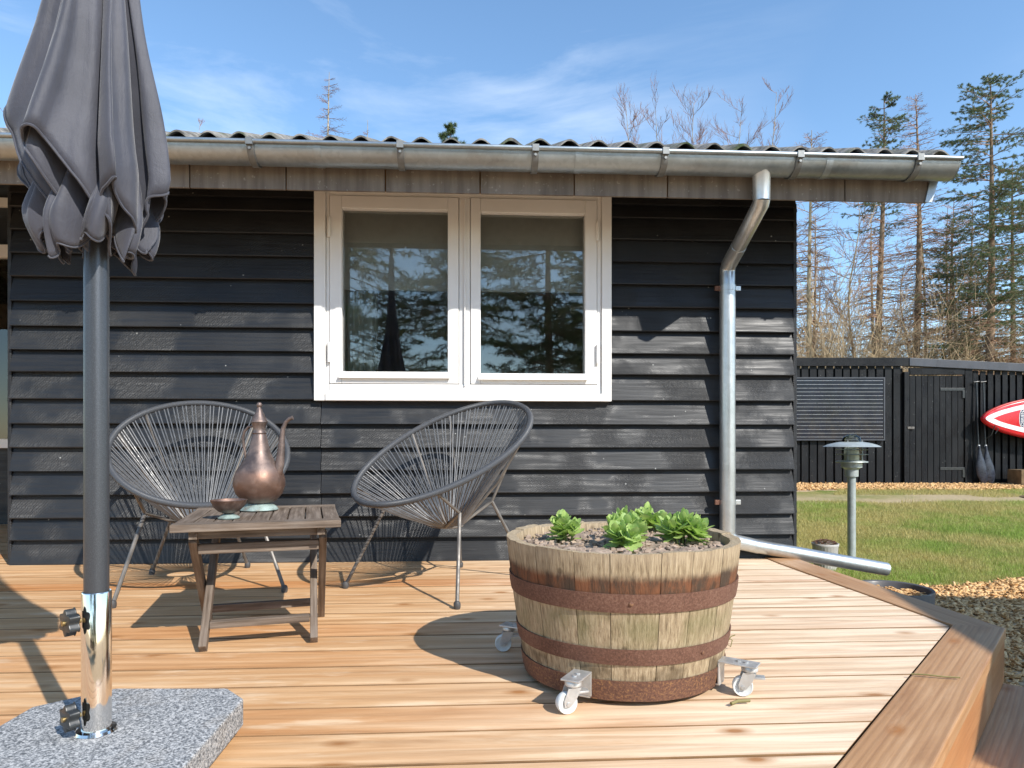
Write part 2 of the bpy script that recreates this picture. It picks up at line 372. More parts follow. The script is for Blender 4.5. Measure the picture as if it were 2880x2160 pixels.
M_needle = leafmat('spruce_needle', (.06, .105, .04), (.10, .15, .06), (.14, .165, .075))
M_pine = leafmat('pine_needle', (.05, .095, .03), (.09, .14, .045), (.13, .16, .06))
M_twig = plain('larch_twig', (.34, .205, .13), .9, 0, .1, .45, 3.); M_twigred = plain('birch_twig', (.26, .16, .13), .9, 0, .1, .4, 3.)
M_dry = plain('dry_brush', (.43, .32, .19), .9, 0, .1, .4, 2.); M_bark = plain('conifer_bark', (.24, .17, .115), .95, 0, .1, .5, 9, .8, 30)
M_barkl = plain('pale_bark', (.36, .30, .20), .95, 0, .1, .45, 8, .6, 25)
M_silver = plain('caster_steel', (.55, .55, .54), .4, .6, .5, .2, 30); M_wheel = plain('white_nylon', (.68, .70, .68), .5, 0, .5, .12, 30)
M_lamp = plain('grey_green_lamp_steel', (.40, .44, .43), .42, .3, .5, .18, 12); M_lampdark = plain('lamp_fitting', (.66, .66, .56), .6)
M_pot = plain('grey_ceramic', (.42, .40, .37), .7); M_semper = leafmat('houseleek', (.16, .05, .06), (.20, .16, .07), (.24, .09, .09))
M_tub = plain('dark_grey_tub', (.09, .085, .085), .5, 0, .5, .2, 12); 
def chips(name, lo, hi):
    m = MT(name, rough=.85, spec=.2); v = m.co('Object', rnd=False)
    k = m.n('TexWhiteNoise', Vector=m.n('VectorMath', _operation='SNAP', **{}).outputs[0]) if False else None
    a = m.noise(m.pos(), 55, 2); b = m.noise(m.pos(), 17, 3)
    m.set('Base Color', m.mix(m.rng(m.math('ADD', m.math('MULTIPLY', a, .6), m.math('MULTIPLY', b, .4)), .35, .65), lo, hi)); return m.m
M_chip = chips('wood_chip', (.42, .215, .075), (.90, .60, .30)); M_pebble = chips('pebble', (.16, .14, .12), (.50, .46, .41))
M_red = plain('red_board', (.62, .022, .03), .3, 0, .5, .06, 4); M_bwhite = plain('white_stripe', (.80, .80, .78), .35); M_navy = plain('navy_badge', (.03, .03, .07), .4)
M_pale = plain('pale_red_rail', (.72, .26, .20), .35)
M_flash = plain('black_metal_flashing', (.065, .068, .078), .5, .3)
M_cell = plain('solar_cell', (.010, .011, .02), .15, 0, .25, .4, 3.); M_bus = plain('solar_busbar', (.45, .44, .45), .35, .7)
M_block = plain('brown_block', (.16, .11, .06), .8, 0, .2, .3, 12); M_twine = plain('dry_stalk', (.20, .17, .06), .8)
M_bag = plain('paddle_bag', (.03, .035, .05), .35, 0, .5, .5, 18)
def ground_mat():
    m = MT('ground_soil', rough=.95, spec=.1); p = m.pos(); s = m.sep(p); x, y = s[0], s[1]
    a = m.noise(p, 1.4, 6, .62); b = m.noise(p, 24, 5, .7)
    wx = m.math('ADD', y, m.math('MULTIPLY', m.math('SUBTRACT', a, .5), .7))
    g = m.mix(m.rng(a, .36, .62), (.15, .20, .04), (.34, .29, .11))
    g = m.mix(m.rng(b, .35, .7), g, m.mix(.45, g, (.10, .09, .03)))
    ch = m.mix(m.rng(b, .35, .65), (.30, .18, .09), (.70, .54, .34))
    near = m.rng(wx, .80, .70); c = m.mix(near, g, ch)
    c = m.mix(m.math('MULTIPLY', m.math('MULTIPLY', m.rng(wx, 4.6, 4.9), m.rng(wx, 5.75, 5.4)), m.rng(m.noise(p, .9, 5), .36, .58, .25, 1.)), c, (.42, .33, .20))
    c = m.mix(m.rng(wx, 5.85, 6.0), c, ch)
    c = m.mix(m.rng(y, 7.6, 8.6), c, (.21, .17, .085))
    m.set('Base Color', c); m.bump(b, .6, .03); return m.m
M_ground = ground_mat()

# ---------------------------------------------------------------- ground
def gz(y): 
    t = np.clip((np.asarray(y, float)-.8)/6.2, 0, 1); return -.33+.225*t*t*(3-2*t)
ys = np.concatenate([np.linspace(-400, -12, 16), np.linspace(-11, 12, 70), np.linspace(13, 600, 26)])
xs = np.concatenate([np.linspace(-500, -16, 14), np.linspace(-15, 20, 40), np.linspace(22, 500, 14)])
X, Y = np.meshgrid(xs, ys); Z = gz(Y)
V = np.stack([X, Y, Z], -1).reshape(-1, 3); nx = len(xs)
I = np.arange(len(ys)-1)[:, None]*nx+np.arange(nx-1)[None]; F = np.stack([I, I+1, I+nx+1, I+nx], -1).reshape(-1, 4)
tag(fast('ground', V, F, M_ground, smooth=True), kind='structure')

# lawn blades, one mass nobody could count
def blades(n, xr, yr, keep, hmin, hmax, wd, name, label):
    x = rng.uniform(*xr, n); y = yr[0]+(yr[1]-yr[0])*rng.random(n)**1.5
    k = keep(x, y); x, y = x[k], y[k]; n = len(x)
    a = rng.uniform(0, 6.28, n); h = rng.uniform(hmin, hmax, n)*(1+.02*y); lean = rng.uniform(.1, .9, n)*h; la = rng.uniform(0, 6.28, n)
    z = gz(y); dx, dy = np.cos(a)*wd*(1+.12*np.maximum(y, 0)), np.sin(a)*wd*(1+.12*np.maximum(y, 0))
    V = np.stack([np.stack([x-dx, y-dy, z], 1), np.stack([x+dx, y+dy, z], 1), np.stack([x+lean*np.cos(la), y+lean*np.sin(la), z+h], 1)], 1).reshape(-1, 3)
    tag(fast(name, V, np.arange(3*n).reshape(-1, 3), M_grass), label, 'grass', kind='stuff')
nf = lambda x, y: np.sin(x*1.7+y*.9)*.16+np.sin(x*4.1-y*2.3)*.10+np.sin(y*5.+x)*.06
blades(330000, (1.75, 10.5), (.6, 6.2), lambda x, y: (y > .80+nf(x, y)*.6+np.where(x < 2.5, .1, 0)) & ((y < 4.75+nf(x, y*.4)*.6) | (y > 5.35+nf(x, y)*.5) & (x > 4.9+nf(y, x)*2) & (y < 6.05+nf(x, y)*.4) | (nf(x, y*1.7) > .2)) & (x < 3+y*.9+2.0), .014, .042, .0014, 'lawn_grass', 'short patchy green and straw coloured lawn grass beyond the deck')
blades(26000, (1.75, 8.5), (.72, 5.2), lambda x, y: (nf(x*1.9, y*2.1) > .10) & (y > .78+nf(x, y)*.6) & (x < 4.6+y*.9) & (y < 4.8), .035, .075, .0017, 'grass_tufts', 'longer grass tufts standing out of the short lawn')
# wood chips and pebbles
def scatter(name, n, xr, yr, keep, size, mat, label, cat, flat=.25, lift=.0):
    x = rng.uniform(*xr, n); y = rng.uniform(*yr, n); k = keep(x, y); x, y = x[k], y[k]; n = len(x)
    base = np.array([[-1, -1, -1], [1, -.7, -1], [.8, 1, -1], [-.9, .8, -1], [-.8, -.9, 1], [.9, -.6, 1], [.7, .8, 1], [-.7, .7, 1]], float)
    sx = rng.uniform(size*.45, size*1.3, n); sy = rng.uniform(size*.2, size*.5, n) if flat < .5 else sx*rng.uniform(.6, 1, n); sz = sy*rng.uniform(flat*.6, flat*1.3, n)
    P = base[None]*np.stack([sx, sy, sz], 1)[:, None]*rng.uniform(.8, 1.2, (n, 8, 3))
    a = rng.uniform(0, 6.28, n); t = rng.normal(0, .35, n); u = rng.normal(0, .35, n)
    ca, sa = np.cos(a)[:, None], np.sin(a)[:, None]
    z2 = P[..., 2]+P[..., 0]*np.sin(t)[:, None]+P[..., 1]*np.sin(u)[:, None]
    V = np.stack([P[..., 0]*ca-P[..., 1]*sa+x[:, None], P[..., 0]*sa+P[..., 1]*ca+y[:, None], z2+gz(y)[:, None]+lift+rng.uniform(0, .012, n)[:, None]], -1).reshape(-1, 3)
    f = np.array([(0, 3, 2, 1), (4, 5, 6, 7), (0, 1, 5, 4), (1, 2, 6, 5), (2, 3, 7, 6), (3, 0, 4, 7)])
    F = (f[None]+8*np.arange(n)[:, None, None]).reshape(-1, 4)
    tag(fast(name, V, F, mat), label, cat, kind='stuff')
tubc = (2.33, .21)
intub = lambda x, y: (x-tubc[0])**2+(y-tubc[1])**2 < .205**2
scatter('wood_chips', 15000, (1.9, 4.3), (-1.9, 1.05), lambda x, y: (y < .80+nf(x, y)*.5) & ~((x < 2.12) & (y > -.2)) & ~intub(x, y) & (y > -2.4+.0*x), .024, M_chip, 'loose pale wood chips spread beside the deck border', 'wood chips')
scatter('fence_chips', 9000, (4., 9.6), (5.8, 7.45), lambda x, y: y > 6.0+nf(x, y)*.35, .03, M_chip, 'strip of pale wood chips along the foot of the black fence', 'wood chips', lift=.01)
scatter('gravel', 5200, (1.72, 2.4), (-.25, 1.35), lambda x, y: (x < 2.1+nf(x, y)*.5) & ~intub(x, y), .010, M_pebble, 'small grey brown gravel between deck border and lawn', 'gravel', flat=.7)
def tubfill():
    n = 420; a = rng.uniform(0, 6.28, n); r = .165*np.sqrt(rng.random(n)); return tubc[0]+r*np.cos(a), tubc[1]+r*np.sin(a)

# ---------------------------------------------------------------- deck
deck = empty('deck'); deck['kind'] = 'structure'
PITCH = .14; BW = .1360
def board_profile(wd, t=.028, c=.002):
    h = wd/2
    return [(-h, -t), (-h, -c), (-h+c*.5, -c*.3), (-h+c, 0), (-.0466, 0), (-.023, 0), (0, 0), (.023, 0), (.0466, 0), (h-c, 0), (h-c*.5, -c*.3), (h, -c), (h, -t)]
def inner_x(y):                                   # inside edge of the two border planks
    return 1.488+(-.23-y)*.0595 if y > -1.325 else 1.551-(-1.325-y)*.981
yy0 = -.215
def board(x0, x1, yc, slant_hi, slant_lo, parent, name='deck_board'):
    prof = board_profile(BW); b = B(); n = len(prof)
    Vs = [(x0, y, z) for y, z in prof]+[(slant_lo+(slant_hi-slant_lo)*(y+BW/2)/BW, y, z) for y, z in prof]
    b.add(Vs, [(i, (i+1) % n, (i+1) % n+n, i+n) for i in range(n)]+[tuple(range(n-1, -1, -1)), tuple(range(n, 2*n))])
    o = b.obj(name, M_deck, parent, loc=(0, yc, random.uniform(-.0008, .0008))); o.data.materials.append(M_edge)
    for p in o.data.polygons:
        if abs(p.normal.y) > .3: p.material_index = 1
    return o
k = 0; y = yy0-PITCH/2
while y > -4.6:
    hi, lo = inner_x(y+BW/2)-.004, inner_x(y-BW/2)-.004
    if hi > -1.9: board(-5.2, 0, y, max(hi, -5), max(lo, -5), deck)
    y -= PITCH
bw0 = B(); bw0.prism(board_profile(.208), -5.2, 1.487); bw0.obj('deck_board', M_deck, deck, loc=(0, -.1045, -.0012))
for i in range(12):                                # boards running on into the recess left of the wall
    board(-5.2, 0, .08+PITCH*i, -2.28, -2.28, deck)
def plank(pts, z0, z1, name, mat, ref, ang):
    c, s = math.cos(-ang), math.sin(-ang)
    b = B(); b.poly([((x-ref[0])*c-(y-ref[1])*s, (x-ref[0])*s+(y-ref[1])*c) for x, y in pts], z0, z1)
    return b.obj(name, mat, deck, loc=(ref[0], ref[1], 0), rot=(0, 0, ang), bevel=.004)
C_in, C_out = (1.553, -1.328), (1.694, -1.376)
plank([(1.4905, -.214), C_in, C_out, (1.628, .05), (1.628, .05), (1.4905, .05)][:4]+[(1.4905, .05)], -.03, .004, 'border_plank', M_border, (1.55, -.6), R(-86.6))
a45 = math.atan2(-.714, -.70)
E_in, E_out = (C_in[0]-2.6*.70, C_in[1]-2.6*.714), (C_out[0]-2.6*.70, C_out[1]-2.6*.714)
plank([C_in, C_out, E_out, E_in], -.03, .006, 'border_plank', M_border, (1.2, -1.75), a45)
fx = lambda p, d: (p[0]+.714*d, p[1]-.70*d)
plank([fx(C_out, -.034), fx(C_out, -.004), fx(E_out, -.004), fx(E_out, -.034)], -.166, -.0305, 'skirt_plank', M_border, (1.2, -1.75), a45)
plank([(1.628, .05), (1.66, .05), (C_out[0]-.004, -1.35), (C_out[0]-.034, -1.35)][::-1], -.33, -.0305, 'skirt_plank', M_border, (1.65, -.6), R(-87))
so_ = (C_out[0]-.01, C_out[1]-.01)
plank([fx(so_, -.03), fx(so_, .125), fx(E_out, .125), fx(E_out, -.03)], -.205, -.1675, 'step_plank', M_border, (1.25, -1.9), a45)
plank([fx(so_, .02), fx(so_, .05), fx(E_out, .05), fx(E_out, .02)], -.33, -.2055, 'step_riser', M_border, (1.25, -1.9), a45)
b = B()
for yj in np.arange(-4.4, 1.7, .5): b.box(-5.1, min(1.45, inner_x(yj) - .1), yj, yj+.045, -.13, -.0295)
b.obj('joist', M_border, deck)

# ---------------------------------------------------------------- house
house = tag(empty('summer_house', (0, 0, 0)), 'low black weatherboard summer house with white window and corrugated roof', 'house')
ZL = [-.006, .114, .22, .334, .45, .564, .681, .801, .933, 1.04, 1.155, 1.276, 1.394, 1.508, 1.621, 1.731, 1.80, 1.9]
WX0, WX1, WZ0, WZ1 = -.79, .694, .80, 1.861
def clap(x0, x1, z0, e, parent=house, name='weatherboard'):
    b = B(); j = lambda: random.uniform(-.0015, .0015)
    pr = [(-.027, 0), (-.046+j(), 0), (-.0465, .004), (-.013, e+.016), (-.004, e+.016)]
    b.prism(pr, x0, x1); o = b.obj(name, M_black, parent, loc=(0, 0, z0))
    return o
for i in range(len(ZL)-1):
    z0, e = ZL[i]+.004, ZL[i+1]-ZL[i]
    if e < .02: continue
    zt = ZL[i+1]
    if zt <= WZ0+.02: clap(-2.243, -.7615, z0, e); clap(-.7585, 1.648, z0, e)
    else: clap(-2.243, WX0-.002, z0, e); clap(WX1+.002, 1.648, z0, e)
b = B()                                          # wall behind the boards, with the window opening
b.box(-2.245, WX0+.03, -.004, .12, -.02, 1.9); b.box(WX1-.03, 1.655, -.004, .12, -.02, 1.9); b.box(WX0+.03, WX1-.03, -.004, .12, -.02, WZ0+.03); b.box(WX0+.03, WX1-.03, -.004, .12, WZ1-.03, 1.9)
b.box(1.56, 1.655, .121, 6., -.3, 1.9); b.box(-2.245, -2.15, .121, 6., -.02, 1.9); b.box(-6, 1.655, 6, 6.1, -.3, 2.3)
b.obj('wall', M_black, house)
for x in (1.650, -2.262): B().box(x, x+.018, -.030, .02, -.004, 1.83).obj('corner_board', M_black, house, bevel=.003)
for i in range(len(ZL)-1):                       # gable boards round the corner
    e = ZL[i+1]-ZL[i]; b = B(); b.prism([(-.0175, 0), (-.036, 0), (-.016, e+.016), (-.005, e+.016)], .022, 5.9)
    b.obj('weatherboard', M_black, house, loc=(1.66, 0, ZL[i]+.004), rot=(0, 0, R(90)))
b = B(); b.box(-2.1, 1.5, .13, 2.6, .0, .02); b.box(-2.1, 1.5, 2.6, 2.64, 0, 2.); b.box(-2.14, -2.1, .13, 2.6, 0, 2.); b.box(1.5, 1.54, .13, 2.6, 0, 2.); b.box(-2.1, 1.5, .13, 2.6, 1.95, 2.)
b.obj('room', M_room, house)
# window
win = empty('window', (0, 0, 0), parent=house)
def wb(name, x0, x1, z0, z1, y0, y1, mat=M_white, bev=.003, par=win): return B().box(x0, x1, y0, y1, z0, z1).obj(name, mat, par, bevel=bev)
wb('casing', WX0, -.734, WZ0, WZ1, -.058, -.005); wb('casing', .644, WX1, WZ0, WZ1, -.058, -.005)
wb('casing', -.733, .643, 1.843, WZ1, -.056, -.005); wb('casing', -.733, .643, WZ0, .838, -.066, -.005)
wb('frame', -.733, -.7165, .8385, 1.8425, -.045, .06); wb('frame', .622, .643, .8385, 1.8425, -.045, .06)
wb('frame', -.716, .6215, 1.820, 1.8425, -.045, .06); wb('frame', -.716, .6215, .8385, .883, -.050, .06); wb('frame', -.0755, -.0205, .8835, 1.8195, -.045, .06)
wb('frame', -.050, -.044, .872, 1.815, -.060, -.0455)
for (sx0, sx1, sz0, sz1, px0, px1, pz0, pz1) in ((-.7145, -.078, .886, 1.8175, -.656, -.132, .945, 1.755), (-.018, .6195, .886, 1.8175, .032, .56, .940, 1.748)):
    sash = empty('sash', parent=win)
    for r in ((sx0, px0, sz0, sz1), (px1, sx1, sz0, sz1), (px0+.0005, px1-.0005, pz1, sz1), (px0+.0005, px1-.0005, sz0, pz0)): B().box(r[0], r[1], -.052, .02, r[2], r[3]).obj('sash_rail', M_white, sash, bevel=.003)
    B().prism([(-.053, 0), (-.072, -.004), (-.072, .004), (-.053, .016)], px0-.012, px1+.012).obj('drip_ledge', M_white, sash, loc=(0, 0, pz0-.03))
    B().box(px0-.003, px1+.003, -.012, -.006, pz0-.003, pz1+.003).obj('pane', M_glass, sash)
for hx in (-.716, .622):
    for hz0 in (.90+.09, 1.61):
        B().cyl((hx, -.060, hz0), (hx, -.060, hz0+.095), .0085, n=10).obj('hinge', M_white, win, smooth=True)
wb('blind', -.70, .61, 1.385, 1.84, .075, .079, M_blind, 0); wb('blind', -.70, .61, 1.375, 1.3845, .070, .084, M_blind, .002)
cu = B(); P0 = []
for i in range(61):
    x = -.70+.20*i/60; P0.append((x, .105+.022*math.sin(i*.72)+.006*math.sin(i*1.9)))
nC = len(P0); cu.add([(x, y, .55) for x, y in P0]+[(x, y, 1.84) for x, y in P0], [(i, i+1, i+1+nC, i+nC) for i in range(nC-1)]); cu.obj('curtain', M_curtain, win, smooth=True)
# recessed wall left of the corner with its own window
b = B(); b.box(-6, -2.25, 1.6, 1.7, -.02, .57); b.box(-6, -2.25, 1.6, 1.7, 1.995, 2.27); b.box(-6, -2.25, 1.6, 1.7, 2.335, 2.6); b.box(-6, -4.2, 1.6, 1.7, .5701, 1.9949); b.box(-2.6, -2.25, 1.6, 1.7, .5701, 1.9949)
b.obj('recess_wall', M_black, house)
win2 = empty('window', parent=house)
wb('frame', -4.2, -2.6, .548, .612, 1.55, 1.69, par=win2); wb('frame', -4.2, -2.6, 1.907, 1.994, 1.55, 1.69, par=win2); wb('frame', -4.2, -4.1, .6125, 1.9065, 1.56, 1.68, par=win2); wb('frame', -2.7, -2.6, .6125, 1.9065, 1.56, 1.68, par=win2)
wb('pane', -4.1, -2.7, .612, 1.907, 1.60, 1.606, M_glass, 0, win2); wb('frame', -6, -2.3, 2.271, 2.334, 1.57, 1.62, par=win2)
wb('interior_panel', -4.5, -2.5, .2, 2.1, 2.3, 2.32, M_beige, 0, win2)
# eaves
JX = [-3.7, -3.29, -2.88, -2.47, -2.06, -1.643, -1.226, -.817, -.389, .026, .445, .866, 1.292, 1.686, 2.078]
for a, c in zip(JX[:-1], JX[1:]): B().box(a+.0032, c-.0032, -.452, -.44, 1.694, 1.872).obj('fascia_panel', M_fascia, house, loc=(0, 0, 0))
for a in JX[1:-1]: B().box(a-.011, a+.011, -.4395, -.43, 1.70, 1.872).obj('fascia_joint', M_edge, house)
B().prism([(-.4295, 1.718), (.0, 1.890), (.0, 1.900), (-.4295, 1.730)], -6, 2.06).obj('soffit', M_fascia, house)
B().box(-6, 2.078, -.452, -.44, 1.8725, 1.892).obj('eave_filler', M_fascia, house)  # unseen strip added to stop sun leaking under the roof waves onto the wall
for x in (2.0785,):
    b = B(); b.prism([(-.452, 1.694), (3.1, 3.115), (6.65, 1.694), (6.65, 1.875), (3.1, 3.30), (-.452, 1.88)], x, x+.012); b.obj('bargeboard', M_fascia, house)
b = B(); b.prism([(.0, 1.9005), (6.1, 1.9005), (3.1, 3.10)], 1.60, 1.655); b.obj('gable', M_black, house)
b = B(); b.add([(x, y, z) for y in (-.460, -.4525) for x, z in ((2.06, 1.694), (2.092, 1.694), (2.125, 1.80), (2.125, 1.86), (2.085, 1.86), (2.085, 1.80))], [tuple(range(5, -1, -1)), tuple(range(6, 12))]+[(i, (i+1) % 6, (i+1) % 6+6, i+6) for i in range(6)]); b.obj('fascia_end', M_zinc, house)
# corrugated roof sheets
WV = .1305; xpk = .161; slope = .40
def sheet(x0, nw):
    b = B(); n = nw*16+1; pr = []
    for i in range(n):
        x = x0+WV*i/16; pr.append((x, 1.910+.017*math.cos(2*math.pi*(x-xpk)/WV)))
    rows = [-.475, -.40, .5, 2., 3.1, 6.675]
    V = [(x, y, z+min(y+.475, 6.675-y)*slope+d) for d in (0, -.0075) for y in rows for x, z in pr]; nr = len(rows); F = []
    for s in (0, 1):
        for r in range(nr-1):
            for i in range(n-1):
                q = s*nr*n+r*n+i; F.append((q, q+1, q+n+1, q+n))
    for i in range(n-1): F.append((i, i+1, nr*n+i+1, nr*n+i))
    for r in range(nr-1):
        for i in (0, n-1): F.append((r*n+i, r*n+n+i, nr*n+r*n+n+i, nr*n+r*n+i))
    b.add(V, F); return b.obj('roof_sheet', M_roof, house, smooth=True)
xs0 = 2.185-WV*8*7
for i in range(7):
    o = sheet(xs0+WV*8*i, 8 if i == 6 else 9); o.location.z = .0 if i % 2 == 0 else .0085
    o.location.y = [-.004, .003, 0, .006, -.003, .002, -.006][i]
# gutter
GY, GZ, GR = -.520, 1.838, .068
gut = B(); pr = []
for i in range(19): t = math.pi*i/18; pr.append((GY+GR*math.cos(t), GZ-GR*math.sin(t)))
pr2 = [(y+(GY-y)*.03, z+.002*0+(GZ-z)*.03) for y, z in pr][::-1]
gut.prism(pr+pr2, -6, 2.128)
gutter = gut.obj('gutter', M_zinc, house, smooth=True)
B().cyl((-6, GY-GR-.006, GZ+.002), (2.137, GY-GR-.006, GZ+.002), .0095, n=12).obj('rolled_lip', M_zinc, gutter, smooth=True)
cap = B(); cap.prism(pr, 2.129, 2.135); cap.obj('end_cap', M_zinc, gutter)
for x in (-.67, .43, 1.53): 
    b = B(); q = [(GY+(GR+.0022)*math.cos(math.pi*i/18), GZ-(GR+.0022)*math.sin(math.pi*i/18)) for i in range(19)]; q2 = [(GY+(GR+.0004)*math.cos(math.pi*i/18), GZ-(GR+.0004)*math.sin(math.pi*i/18)) for i in range(19)][::-1]
    b.prism(q+q2, x, x+.03); b.obj('joint_sleeve', M_zinc, gutter, smooth=True)
for x in (-3.4, -2.78, -2.16, -1.54, -.926, -.309, .259, .816, 1.406, 1.942):
    b = B(); g0, g1 = GR+.003, GR+.007
    q = [(GY+g1*math.cos(math.pi*i/18), GZ-g1*math.sin(math.pi*i/18)) for i in range(0, 19)]; q2 = [(GY+g0*math.cos(math.pi*i/18), GZ-g0*math.sin(math.pi*i/18)) for i in range(0, 19)][::-1]
    b.prism(q+q2, x-.014, x+.014); b.box(x-.014, x+.014, GY-g1-.0125, GY-g1+.002, GZ-.015, GZ+.0135); br = b.obj('bracket', M_brk, gutter, smooth=True)
    B().cyl((x, GY-GR-.004, GZ-.028), (x, GY-GR-.013, GZ-.028), .006, n=8).obj('rivet', M_brk, br)
# downpipe
dp = empty('downpipe', parent=house); PX, PY, PR = 1.281, -.085, .038
B().lathe([(.037, 1.66), (.0385, 1.78), (.055, 1.80)], 24, (1.268, GY, 0)).obj('outlet', M_galv, dp, smooth=True)
B().tube([(1.268, GY, 1.668), (1.268, GY+.006, 1.652), (1.272, -.33, 1.575), (1.2755, -.24, 1.5395)], .036, 24).obj('upper_bend', M_galv, dp, smooth=True)
B().tube([(1.2755, -.245, 1.541), (1.280, -.105, 1.488), (PX, PY-.003, 1.47), (PX, PY, 1.452), (PX, PY, 1.375)], .0375, 24).obj('swan_neck', M_galv, dp, smooth=True)
B().cyl((PX, PY, 1.39), (PX, PY, .13), .0392, n=28).obj('pipe', M_galv, dp, smooth=True)
B().cyl((PX, PY, .935), (PX, PY, .93), .0402, n=28).obj('pipe_seam', M_galv, dp, smooth=True)
B().tube([(PX, PY, .15), (PX+.004, PY, .118), (PX+.03, PY, .092), (PX+.16, PY, .063)], [.0385, .0385, .037, .036], 24).obj('shoe_bend', M_galv, dp, smooth=True)
sp = B(); sp.tube([(PX+.13, PY, .069), (2.135, -.05, -.065)], .0345, 28, cap=False); sp.tube([(PX+.13, PY, .069), (2.1345, -.05, -.0649)], .0325, 28, cap=False); sp.obj('spout', M_galv, dp, smooth=True, fix=False)
for z in (1.372, .29):
    b = B(); b.cyl((PX, PY, z-.013), (PX, PY, z+.013), .0415, n=28); cl = b.obj('clamp', M_galv, dp, smooth=True)
    for s in (-1, 1): B().box(PX+s*.052-.014, PX+s*.052+.014, PY-.008, PY+.008, z-.012, z+.012).obj('clamp_lug', M_rust if s < 0 else M_galv, cl, bevel=.002)
    B().box(PX-.006, PX+.006, PY+.04, -.03, z-.006, z+.006).obj('clamp_pin', M_galv, cl)

# ---------------------------------------------------------------- parasol and its base
PXY = (-.680, -2.182)
par = tag(empty('parasol', (*PXY, .13)), 'folded charcoal fabric parasol on a dark metal pole', 'parasol')
zo = .13
B().cyl((0, 0, .0), (0, 0, 2.05-zo), .0203, n=32).obj('pole', M_anth, par, smooth=True)
ZT = 2.12
lobes = []                                       # per flap: angle, reach, hem rise, wrap, share of the circle
def canopy():
    b = B(); nl = 8; ns, ntt = 44, 48; hem = []
    Rm =   [.122, .115, .125, .128, .130, .150, .140, .126]
    rise = [.12, .10, .12, .13, .17, .27, .155, .10]; wrap = [-.9, -.8, -.8, -.9, -1.0, -1.55, -1.25, -1.0]
    for i in range(nl):                          # one flap between each two ribs, laid over its neighbour
        ph = R(i*45+12); idx = {}
        for t_ in range(ntt+1):
            t = t_/ntt
            for s_ in range(ns+1):
                s = s_/ns; e = max(0, math.sin(math.pi*s))**.7
                zend = .944+rise[i]*e**1.6+.012*math.sin(s*11+i*2.1)*e+.014*math.sin(i*3.3)
                z = ZT+(zend-ZT)*t
                q = max(0, (ZT-z)/(ZT-1.1)); rr = .0165+.026*min(1, q)
                Rz = .018+(Rm[i]-.018)*min(1.03, q)**(2.5 if i in (3, 4, 5) else 2.0)
                low = max(0, (1.09-z)/.14); Rz *= 1-.28*min(1, low)**1.4
                pl = math.sin(s*19+i*1.7+.6*math.sin(z*4+i)); pl = math.copysign(abs(pl)**.6, pl)
                r = rr+(Rz-rr)*e*(.95+.05*math.sin(5*s+i))+.0085*pl*e*q**1.4+.004*math.sin(z*19+s*9+i)*e*q*q+.003*math.sin(z*47+s*21+i*2)*e*low
                an = ph+R(45)*s+wrap[i]*e*min(1, q)**1.2*.8+.09*math.sin(z*7+i*2)*e*q+.05*pl*e*q
                b.V.append((r*math.cos(an), r*math.sin(an), z-zo)); idx[t_, s_] = len(b.V)-1
        for t_ in range(ntt):
            for s_ in range(ns): b.F.append((idx[t_, s_], idx[t_, s_+1], idx[t_+1, s_+1], idx[t_+1, s_]))
        hem += [B().tube([Vector(b.V[idx[ntt, s_]]) for s_ in range(ns+1)], .0024, 6)]
    for i in range(8):                           # inner folds that hang below the flaps round the rib tips
        ph = R(i*45-10); idx = {}; R1 = (.105, .118, .108, .115, .104, .122, .112, .118)[i]; zl = (.925, .945, .93, .95, .928, .94, .922, .945)[i]
        for t_ in range(25):
            for s_ in range(33):
                t, s = t_/24, s_/32; e = math.sin(math.pi*s)**.45; z = 1.16+(zl+.045*abs(2*s-1)**2.2+.010*math.sin(s*13+i*2)-1.16)*t
                curl = max(0, t-.7)/.3
                r = .028+(R1*(.34+.66*t**.7)*(1-.30*curl**1.5)-.028)*e+.006*math.sin(s*17+i+z*9)*e*t+.003*math.sin(z*55+s*9+i)*e*t; an = ph+R(40)*s-.55*e*t+.12*math.sin(z*11+i)*t*e
                b.V.append((r*math.cos(an), r*math.sin(an), z-zo)); idx[t_, s_] = len(b.V)-1
        for t_ in range(24):
            for s_ in range(32): b.F.append((idx[t_, s_], idx[t_, s_+1], idx[t_+1, s_+1], idx[t_+1, s_]))
        hem += [B().tube([Vector(b.V[idx[24, s_]]) for s_ in range(33)], .002, 6)]
    hb = B()
    for h_ in hem: hb.add(h_.V, h_.F)
    hb.obj('hem', M_fabric, par, smooth=True)
    o = b.obj('canopy', M_fabric, par, smooth=True, fix=False)
    bm = bmesh.new(); bm.from_mesh(o.data); bmesh.ops.remove_doubles(bm, verts=bm.verts, dist=2e-4); bm.to_mesh(o.data); bm.free()
    m = o.modifiers.new('thick', 'SOLIDIFY'); m.thickness = .0016; m.offset = 0
    return o
can = canopy()
for i in range(8):
    a = R(i*45+12); B().tube([(.02*math.cos(a), .02*math.sin(a), 2.04-zo), (.036*math.cos(a), .036*math.sin(a), .975-zo)], .0045, 6).obj('rib', M_anth, par)
B().lathe([(0, 2.20-zo), (.016, 2.19-zo), (.022, 2.16-zo), (.012, 2.13-zo), (.02, 2.10-zo), (.02, 2.03-zo)], 16).obj('finial', M_anth, par, smooth=True)
base = tag(empty('granite_stand', (*PXY, 0)), 'grey granite slab stand with polished steel tube holding the folded parasol', 'parasol stand')
GP = [(-.757, -1.967), (-.521, -1.98), (-.467, -2.042), (-.465, -2.33), (-.53, -2.40), (-.81, -2.40), (-.875, -2.33), (-.868, -2.06)]
b = B(); b.poly([(x-PXY[0], y-PXY[1]) for x, y in GP], .026, .08); b.obj('slab', M_granite, base, bevel=.004)
